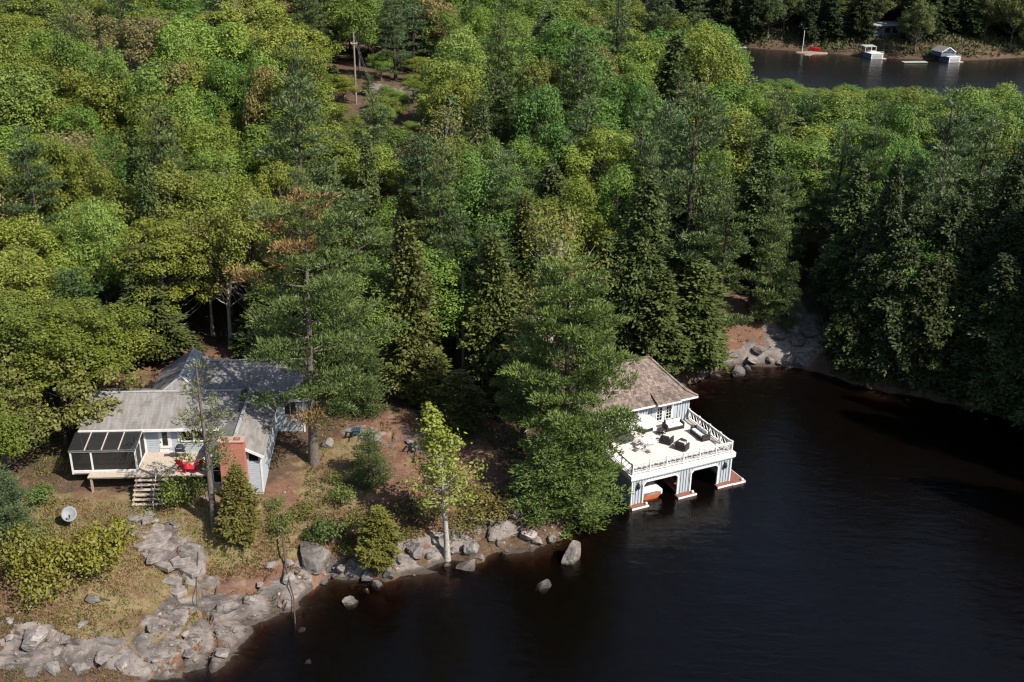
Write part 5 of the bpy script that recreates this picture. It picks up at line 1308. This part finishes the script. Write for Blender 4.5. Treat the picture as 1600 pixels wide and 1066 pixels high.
# ---------------------------------------------------------------- the forest, tree by tree
def to_px(x, y, z):
    cp, sp = math.cos(PITCH), math.sin(PITCH); dz = z - CAM_H; d = y * cp - dz * sp; v = -(y * sp + dz * cp)
    u = x * math.cos(ROLL) - v * math.sin(ROLL) * 1; return 800 + 1700 * x / d, 533 + 1700 * v / d, d
CLEAR = [(-48, 30), (-48, 63), (-35.5, 66), (-33.5, 84), (-31, 87), (-20, 88), (-15, 84), (-9, 80.5), (-1, 79), (3.5, 79.5), (3, 86), (10, 92.5), (15, 96.5), (21.5, 101), (25, 110), (31.5, 111), (33.5, 103), (38.5, 96.5), (36, 60)]
ROCKTOP = [(-29, 160), (-28, 171), (-12, 184), (-8, 181), (-13, 170)]
def inside(x, y, poly): return poly_sd(np.array([x]), np.array([y]), poly)[0] > 0
MARKS = [   # short name, x, y
    ('the cream-blossomed tree', -54.7, 156.9), ('the bare-trunked budding tree', -48.8, 115.5), ('the broad pine behind the rusty pine', -21.7, 106.8), ('the hilltop pole', -24.6, 168), ('the crossarm pole', -4.3, 87.6),
    ('the layered pine above the boathouse', 7.5, 117.2), ('the dark pine above the crossarm pole', -9.5, 110.8), ('the greyish upper pine', -42.3, 156.2), ('the tallest pine on the point', 17.5, 104.4), ('the open pine heading the cove', 34.6, 114.3),
    ('the pale-leaved maple', 43.1, 97.2), ('the slim aspen behind the cottage', -29, 96.7), ('the hilltop rock', -17.5, 179), ('the hemlock behind the porch', -32.6, 89.7), ('the young bluish pine', -38.1, 88), ('the end of the far channel', 56, 232),
    ('the near channel bank', 90, 180), ('the grey-limbed oak', 3.5, 90.3)]
FARMARKS = [('the pavilion-roofed far boathouse', 97.5, 303), ('the gabled far boathouse', 117, 300), ('the distant flagpole', 79.5, 311), ('the lone dock of the far channel', 62.5, 317)]
ORD = ['nearest', 'second', 'third', 'fourth', 'fifth', 'sixth', 'seventh', 'eighth', 'ninth', 'tenth', 'eleventh', 'twelfth']
LOOK = {'oak': ('oak_tree', 'yellow-green broadleaf tree', 'oak'), 'maple': ('maple_tree', 'fresh green broadleaf tree', 'maple'), 'beech': ('beech_tree', 'pale lime broadleaf tree', 'beech'), 'ash': ('ash_tree', 'tan budding tree', 'ash'), 'pine': ('white_pine', 'layered pine', 'pine'), 'hemlock': ('hemlock_tree', 'dark hemlock', 'hemlock'), 'cedar': ('cedar_tree', 'olive cedar', 'cedar')}
def forest_labels(items, marks, tail):
    """items: (object, kind, x, y). Each is told by its rank on one side of the nearest landmark."""
    box = {}
    for o, kd, x, y in items:
        m = min(marks, key=lambda q: (q[1] - x) ** 2 + (q[2] - y) ** 2); dx, dy = x - m[1], y - m[2]
        side = ('behind' if dy > 0 else 'in front of') if abs(dy) > abs(dx) else ('right of' if dx > 0 else 'left of')
        box.setdefault((kd, m[0], side), []).append((dx * dx + dy * dy, o))
    for (kd, m, side), lst in box.items():
        lst.sort(key=lambda q: q[0]); nm, look, short = LOOK[kd]
        for i, (_, o) in enumerate(lst):
            if len(lst) == 1: lab = f'the only {look} {side} {m}'
            elif i < len(ORD): lab = f'{ORD[i]} {look} {side} {m}'
            else: lab = f'{look} far {side} {m}'
            o['label'] = lab; o['category'] = 'tree'; o['group'] = f"{nm.replace('_', ' ')}s {side} {m}" if len(lst) > 1 else nm.replace('_', ' ') + 's ' + tail

def forest():
    rng = random.Random(21); cnt = {}; items = []
    cand = []
    y = 60.0
    while y < 262:
        sp = 4.6 if y < 112 else (5.2 if y < 150 else 6.4); x = -.56 * y - 25
        while x < .60 * y + 25:
            cand.append((x + rng.uniform(-.42, .42) * sp, y + rng.uniform(-.42, .42) * sp, sp)); x += sp
        y += sp * .92
    cx = np.array([c[0] for c in cand]); cyy = np.array([c[1] for c in cand]); gz, gd, _ = terrain(cx, cyy, True)
    cl = poly_sd(cx, cyy, CLEAR); rt = poly_sd(cx, cyy, ROCKTOP); nz = fbm(cx * .06, cyy * .06, 66, 3); nz2 = fbm(cx * .09 + 40, cyy * .09, 67, 3)
    for i, (x, y, sp) in enumerate(cand):
        if gd[i] < 1.2 or cl[i] > -.5 or rt[i] > 3.0: continue
        if any((x - a) ** 2 + (y - b) ** 2 < (c * .62 + 1.0) ** 2 for a, b, c in ALL if abs(x - a) < 8 and abs(y - b) < 8): continue
        off_shade = x > 46 and y < 100  # trees added past the frame edge, heightened, to throw shade on the bank
        u, v, d = to_px(x, y, gz[i] + 2); ut, vt, dt = to_px(x, y, gz[i] + 17)
        if not off_shade and (u < -70 or u > 1670 or v < -25): continue
        if off_shade and not (48 < x < 76 and y > 58): continue
        small = rt[i] > -7
        far = d > 128
        bank = (x > 30 and y < 108 - max(0, 36 - x)) or off_shade
        if bank: w = dict(hemlock=6, pine=1.6, maple=.25, cedar=1)
        elif x > 12 and y < 115: w = dict(hemlock=1.6, pine=3, cedar=2, oak=1.4)
        elif x > 18: w = dict(oak=4.2, maple=2, beech=1.2, hemlock=1, pine=1.4)
        elif y < 118 and x < -20: w = dict(oak=5, maple=1.2, beech=.8, ash=.5, hemlock=.9, pine=.6)
        elif y < 118: w = dict(oak=1.5, maple=1.0, beech=.5, hemlock=1.4, pine=2.6, cedar=1.8)
        elif x < -30: w = dict(oak=3.8, maple=1.5, beech=1.3, ash=.8, pine=1.1, hemlock=.4)
        else: w = dict(maple=3.0, oak=2.0, beech=1.5, ash=.5, pine=2.4, hemlock=.6)
        kd = rng.choices(list(w), list(w.values()))[0]
        if rng.random() < .09: continue
        h = {'oak': 12.5, 'maple': 12.5, 'beech': 12, 'ash': 12, 'hemlock': 13.5, 'pine': 16, 'cedar': 12}[kd] * rng.uniform(.72, 1.32); r = {'oak': 4.1, 'maple': 3.6, 'beech': 3.7, 'ash': 3.6, 'hemlock': 3.2, 'pine': 4.0, 'cedar': 2.6}[kd] * rng.uniform(.68, 1.22)
        if y > 150: r *= 1.14
        if y > 165: h *= .88
        if bank: h *= 1.22; r *= 1.1
        if small: h *= .34; r *= .42
        if y < 92 and x < -33: h *= .8
        if off_shade: h *= 1.45
        if -.19 * y < x < -.07 * y and 118 < y < 166:
            hc = min(h, max(4.0, 44.5 - .212 * y - gz[i])); r *= max(.45, (hc / h) ** .8); h = hc     # the clearing below the hilltop pole
        if x > .188 * y and y > 120:                      # low wood on the neck: the channel shows over it
            cap = 46 - (.174 if x < .25 * y else .179) * y - gz[i] + rng.uniform(-2.0, .6)
            if cap < 4: continue
            if h > cap: r *= max(.75, (cap / h) ** .3); h = cap
        base = {'oak': OAK if (x < -18 or nz[i] > .5) else OAKG, 'maple': MAPLE if nz2[i] < .52 else (.125, .195, .034), 'beech': LIME, 'ash': TAN, 'pine': PINE if nz[i] < .5 else BPINE, 'cedar': CED, 'hemlock': HEM}[kd]
        if off_shade or (bank and kd in ('hemlock', 'cedar')): base = (.036, .05, .017)  # the bank's shade is put into the leaf colour here
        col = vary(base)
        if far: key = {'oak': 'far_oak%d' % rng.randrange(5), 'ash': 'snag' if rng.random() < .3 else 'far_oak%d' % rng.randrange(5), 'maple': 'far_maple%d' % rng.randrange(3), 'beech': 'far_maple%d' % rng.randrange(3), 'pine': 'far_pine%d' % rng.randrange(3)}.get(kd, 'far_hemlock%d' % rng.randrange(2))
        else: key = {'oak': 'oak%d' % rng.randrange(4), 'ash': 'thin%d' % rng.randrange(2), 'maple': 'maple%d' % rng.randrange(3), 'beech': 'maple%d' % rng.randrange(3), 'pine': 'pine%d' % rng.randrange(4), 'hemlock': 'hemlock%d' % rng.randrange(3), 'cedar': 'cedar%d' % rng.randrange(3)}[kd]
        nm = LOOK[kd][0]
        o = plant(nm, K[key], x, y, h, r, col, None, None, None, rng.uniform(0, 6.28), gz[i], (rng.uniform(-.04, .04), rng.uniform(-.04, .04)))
        if off_shade: tag(o, 'tall tree added beyond the picture edge to shade the cove bank', 'tree', 'trees added to shade the cove bank')
        else: items.append((o, kd, x, y))
        cnt[nm] = cnt.get(nm, 0) + 1
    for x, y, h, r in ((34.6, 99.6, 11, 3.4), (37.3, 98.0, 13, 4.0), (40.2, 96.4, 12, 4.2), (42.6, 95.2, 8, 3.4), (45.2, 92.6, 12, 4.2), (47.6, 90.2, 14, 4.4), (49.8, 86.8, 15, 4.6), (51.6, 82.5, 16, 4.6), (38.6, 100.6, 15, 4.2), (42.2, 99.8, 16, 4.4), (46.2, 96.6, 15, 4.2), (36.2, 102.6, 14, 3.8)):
        o = plant('hemlock_tree', K['bank'], x, y, h, r, vary((.042, .058, .018)), None, None, None, rng.uniform(0, 6.28)); items.append((o, 'hemlock', x, y))  # leaf colour darkened to carry the bank's shade
    forest_labels(items, MARKS, 'in the forest')
    print('forest', cnt)
forest()

def far_shore_trees():
    rng = random.Random(33); items = []
    y = 300.0; cand = []
    while y < 372:
        x = 15
        while x < 215: cand.append((x + rng.uniform(-2.4, 2.4), y + rng.uniform(-2.2, 2.2))); x += 6.2
        y += 6.0
    cx = np.array([c[0] for c in cand]); cyy = np.array([c[1] for c in cand]); gz, gd, _ = terrain(cx, cyy, True)
    for i, (x, y) in enumerate(cand):
        if gd[i] < 1.2: continue
        if any(a < x < b and c < y < d_ for a, b, c, d_ in ((92, 102, 296, 313), (111, 123, 296, 311), (78, 86, 305, 314), (124, 136, 300, 312))): continue
        u, v, d = to_px(x, y, gz[i] + 1)
        if u < 820 or u > 1660 or v < -25: continue
        kd = rng.choices(['hemlock', 'pine', 'oak', 'maple'], [4, 3, 2, 1.4])[0]; h = {'oak': 13, 'maple': 13, 'hemlock': 15, 'pine': 18}[kd] * rng.uniform(.8, 1.2); r = {'oak': 4.4, 'maple': 4.0, 'hemlock': 3.6, 'pine': 4.0}[kd] * rng.uniform(.9, 1.25)
        base = {'oak': (.11, .13, .04), 'maple': (.09, .13, .04), 'hemlock': (.04, .06, .022), 'pine': (.055, .08, .033)}[kd]
        o = plant(LOOK[kd][0], K['far_%s%d' % (kd, rng.randrange(2))], x, y, h, r, vary(base), None, None, None, rng.uniform(0, 6.28), gz[i]); items.append((o, kd, x, y))
    forest_labels(items, FARMARKS, 'on the far shore')
    print('far', len(items))
far_shore_trees()

# ---------------------------------------------------------------- far shore buildings
def far_boathouse(loc, rz, w, d, label, gable):
    o = empty('boathouse', loc, rz, label, 'boathouse')
    MB().box(-w / 2, w / 2, 0, d, -.6, 2.5).build('wall', 'batten_dark', o)
    f = MB(); f.box(-w / 2, w / 2, -.06, -.002, .15, 2.5); f.build('front_wall', 'white_paint', o)
    MB().box(-w / 2 + .5, w / 2 - .5, -.1, -.062, .3, 2.05).build('slip_door', 'tile_grey', o)
    MB().box(-w / 2 - .2, w / 2 + .2, -.25, d, 2.502, 2.72).build('terrace_floor', 'white_paint', o)
    r = MB(); r.beam((-w / 2, -.15, 3.6), (w / 2, -.15, 3.6), .1, .08); r.beam((-w / 2, -.15, 3.1), (w / 2, -.15, 3.1), .05, .05); r.beam((-w / 2, 0, 3.6), (-w / 2, d * .5, 3.6), .1, .08)
    n = 8
    for k in range(n + 1): x = -w / 2 + w * k / n; r.box(x - .04, x + .04, -.19, -.11, 2.722, 3.56)
    r.build('railing', 'white_paint', o)
    MB().box(w / 2 + .02, w / 2 + 2.2, .3, 1.8, -.5, .3).build('dock', 'weathered_wood', o)
    if gable:
        MB().box(-w / 2 - 3, w / 2 - 1, 2.5, d + 2, 2.722, 5.0).build('upper_wall', 'batten_dark', o)
        m = MB(); xm = -2; m.slab([(xm - 4.6, 1.8, 4.7), (xm - 4.6, d + 2.5, 4.7), (xm - .4, d + 2.5, 7.0), (xm - .4, 1.8, 7.0)], .15); m.slab([(xm - .4, 1.8, 7.002), (xm - .4, d + 2.5, 7.002), (xm + 3.4, d + 2.5, 4.7), (xm + 3.4, 1.8, 4.7)], .15); m.build('roof', 'asphalt_roof', o)
        t = MB(); t.beam((xm - 4.5, 1.75, 4.72), (xm - .4, 1.75, 6.95), .12, .35); t.beam((xm + 3.4, 1.75, 4.72), (xm - .4, 1.75, 6.95), .12, .35); t.build('verge_board', 'white_paint', o)
        gw = MB(); gw.prism([(xm - 4.2, 4.9), (xm + 3.1, 4.9), (xm - .4, 6.8)], 2.0, 2.4); gw.build('gable_wall', 'batten_dark', o); MB().box(xm - 1.2, xm + .4, 1.95, 1.99, 5.1, 6.0).build('window', 'window_glass', o)
    else:
        MB().slab([(-w / 2 - 1.5, 4, 5.4), (w / 2 - 1.5, 4, 5.4), (w / 2 - 1.5, d, 5.7), (-w / 2 - 1.5, d, 5.7)], .15).build('pavilion_roof', 'tile_grey', o)
        for xx in (-w / 2 - 1.2, w / 2 - 1.8):
            for yy in (4.3, d - .4): MB().box(xx - .09, xx + .09, yy - .09, yy + .09, 2.722, 5.3).build('pavilion_post', 'white_paint', o)
    o.scale = (.56, .56, .56)
    return o
FB1 = far_boathouse((97.5, 301.5, 0), R(12), 6.2, 9, 'distant boathouse with a flat pavilion roof and white slip front', False)
FB2 = far_boathouse((117.2, 298, 0), R(16), 6.2, 8, 'distant dark boathouse with white-edged gable and white slip front', True)
def beach_things():
    b = MB(); b.lathe([(6.0, -.5), (5.6, .3), (3, .55), (.1, .6)], 18); o = b.build('beach', 'sand'); o.location = (82.0, 310.5, 0); o.scale = (.8, .35, .7); tag(o, kind='structure')
    f = empty('flagpole', (79.5, 311, .4), 0, 'thin white flagpole on the distant sandy beach', 'flagpole'); MB().tube([(0, 0, -.3), (0, 0, 5.4)], .09, 6).build('shaft', 'white_paint', f); MB().lathe([(.02, 5.35), (.12, 5.5), (.02, 5.65)], 8).build('finial', 'white_paint', f)
    d = empty('swim_dock', (80.5, 306.3, 0), R(-35), 'small yellow-brown swim dock at the distant beach', 'dock'); MB().box(-.9, .9, -2.6, 2.6, .2, .32).build('top', 'sand', d)
    for s in (-1, 1):
        for q in (-1, 1): MB().box(s * .8 - .08, s * .8 + .08, q * 2.3 - .08, q * 2.3 + .08, -1.5, .198).build('pile', 'weathered_wood', d)
    hull_boat('canoe', (84.5, 310.8, .75), R(70), 2.8, .7, ('red_paint', 'weathered_wood'), 'red canoe drawn up on the distant beach', 'canoe', False)
    d = empty('floating_dock', (106, 296.5, 0), R(10), 'low grey dock between the two distant boathouses', 'dock'); MB().box(-3.4, 3.4, -.9, .9, .15, .35).build('top', 'tile_grey', d)
    for s in (-1, 1): MB().tube([(s * 2.5, -.8, 0), (s * 2.5, .8, 0)], .16, 8).build('float', 'black_metal', d)
    d = empty('floating_dock', (62.5, 317, 0), R(10), 'pale dock alone at the narrow end of the far channel', 'dock'); MB().box(-2.6, 2.6, -.8, .8, .15, .35).build('top', 'tile_grey', d)
    for s in (-1, 1): MB().tube([(s * 2, -.7, 0), (s * 2, .7, 0)], .16, 8).build('float', 'black_metal', d)
    h = empty('summer_house', (104, 316, ground(104, 316)), R(10), 'flat-roofed summer house among trees between the distant boathouses', 'house'); MB().box(-4, 4, 0, 5, -.5, 3).build('wall', 'batten_dark', h); MB().slab([(-4.8, -.9, 3.1), (4.8, -.9, 3.1), (4.8, 5.8, 3.4), (-4.8, 5.8, 3.4)], .25).build('roof', 'tile_grey', h)
    for xx in (-2.4, 0, 2.4): MB().box(xx - .8, xx + .8, -.05, -.002, .9, 2.3).build('window', 'window_glass', h)
beach_things()

# ---------------------------------------------------------------- ground cover
def ground_cover():
    rng = np.random.RandomState(9)
    def scatter(n, x0, x1, y0, y1, keepf, size, upw, spread, name, mat, col, label, cat, per=5):
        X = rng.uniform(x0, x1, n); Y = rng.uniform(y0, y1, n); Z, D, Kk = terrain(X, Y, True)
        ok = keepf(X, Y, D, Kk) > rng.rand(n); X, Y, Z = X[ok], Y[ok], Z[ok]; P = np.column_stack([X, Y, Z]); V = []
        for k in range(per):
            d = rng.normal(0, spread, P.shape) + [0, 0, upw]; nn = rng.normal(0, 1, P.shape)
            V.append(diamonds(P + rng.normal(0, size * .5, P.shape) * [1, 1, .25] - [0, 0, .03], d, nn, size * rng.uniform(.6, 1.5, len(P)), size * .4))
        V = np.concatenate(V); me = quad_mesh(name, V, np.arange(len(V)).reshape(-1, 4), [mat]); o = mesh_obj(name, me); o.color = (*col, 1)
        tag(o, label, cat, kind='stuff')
    house = lambda X, Y: (X > -33) & (X < -15.5) & (Y > 67.3) & (Y < 84)
    lawnf = lambda X, Y: np.maximum(sstep(1.2, .7, np.hypot((X + 27.5) / 9, (Y - 63.5) / 5.0)), sstep(1.2, .7, np.hypot((X + 18) / 7.0, (Y - 66) / 4)))
    scatter(42000, -37, -9, 52, 76, lambda X, Y, D, Kk: (lawnf(X, Y) * .55 + .12) * (Kk < .4) * (D > .6) * ~house(X, Y), .17, 1.0, .5, 'grass', 'shrub_leaf', (.20, .165, .065), 'dry yellowish grass on the cottage lawn and bank', 'grass', 3)
    scatter(26000, -40, 8, 50, 80, lambda X, Y, D, Kk: (fbm(X * .35, Y * .35, 81, 3) > .53) * .75 * (Kk < .5) * (D > .5) * ~house(X, Y) * (1 - .92 * sstep(1.2, .8, np.hypot((X + 8.5) / 6, (Y - 74) / 6))), .22, .8, .7, 'undergrowth', 'shrub_leaf', (.105, .115, .032), 'low green and brown undergrowth on the lake bank', 'undergrowth', 4)
    scatter(7000, 30, 190, 299, 330, lambda X, Y, D, Kk: .8 * (D > .6), 1.0, .8, .8, 'undergrowth', 'shrub_leaf', (.06, .08, .028), 'bushy undergrowth along the far shore', 'undergrowth', 4)
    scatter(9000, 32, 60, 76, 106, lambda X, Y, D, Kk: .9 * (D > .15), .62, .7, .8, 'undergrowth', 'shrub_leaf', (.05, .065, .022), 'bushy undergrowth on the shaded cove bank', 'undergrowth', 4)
    scatter(16000, -33, -14, 51, 66, lambda X, Y, D, Kk: (fbm(X * .42, Y * .42, 171, 3) > .5) * .8 * (Kk < .5) * (D > .4), .16, .7, .8, 'heath', 'shrub_leaf', (.155, .085, .048), 'russet heath and dead bracken between the rocks', 'undergrowth', 4)
    scatter(9000, -60, 50, 78, 112, lambda X, Y, D, Kk: .5 * (D > 1) * (Kk < .5) * ~house(X, Y), .34, .7, .8, 'undergrowth', 'shrub_leaf', (.06, .085, .025), 'fern and seedling undergrowth between the tree trunks', 'undergrowth', 4)
ground_cover()

def dead_stick(pts, r, name, label):
    c = MB(); pts = [Vector((x, y, ground(x, y) + dz if dz is not None else 0)) for x, y, dz in pts]
    c.tube(pts, [r * (1 - .6 * i / (len(pts) - 1)) for i in range(len(pts))], 6)
    d = (pts[-1] - pts[0])
    o = c.build(name, 'bark_dark'); tag(o, label, 'branch')
dead_stick([(-15.9, 64.6, .9), (-15.3, 62.4, .5), (-14.4, 60.2, .35), (-14.0, 58.4, .25), (-13.9, 57.2, .15)], .07, 'fallen_branch', 'long dark dead stem bending over the slab into the water')
dead_stick([(-21.2, 62.3, .06), (-20.9, 60.4, .1), (-20.2, 57.6, .08), (-19.6, 56.7, .05)], .035, 'dark_tube', 'thin dark tube running down the granite slab')  # thin dark tube laid along the slab
dead_stick([(-26.9, 57.3, .12), (-25.6, 57.5, .15)], .10, 'driftwood', 'short pale driftwood log in the rough grass')
def picnic_fence():
    o = empty('rail_fence', (-33.2, 84.0, ground(-33.2, 84.0)), R(5), 'short wooden rail fence behind the cottage porch end', 'fence')
    for x in (0, 2.2, 4.4): MB().box(x - .07, x + .07, -.07, .07, -.3, 1.1).build('post', 'weathered_wood', o)
    for z in (.5, .95): MB().box(-.2, 4.6, -.11, -.072, z - .07, z + .07).build('rail', 'weathered_wood', o)
picnic_fence()
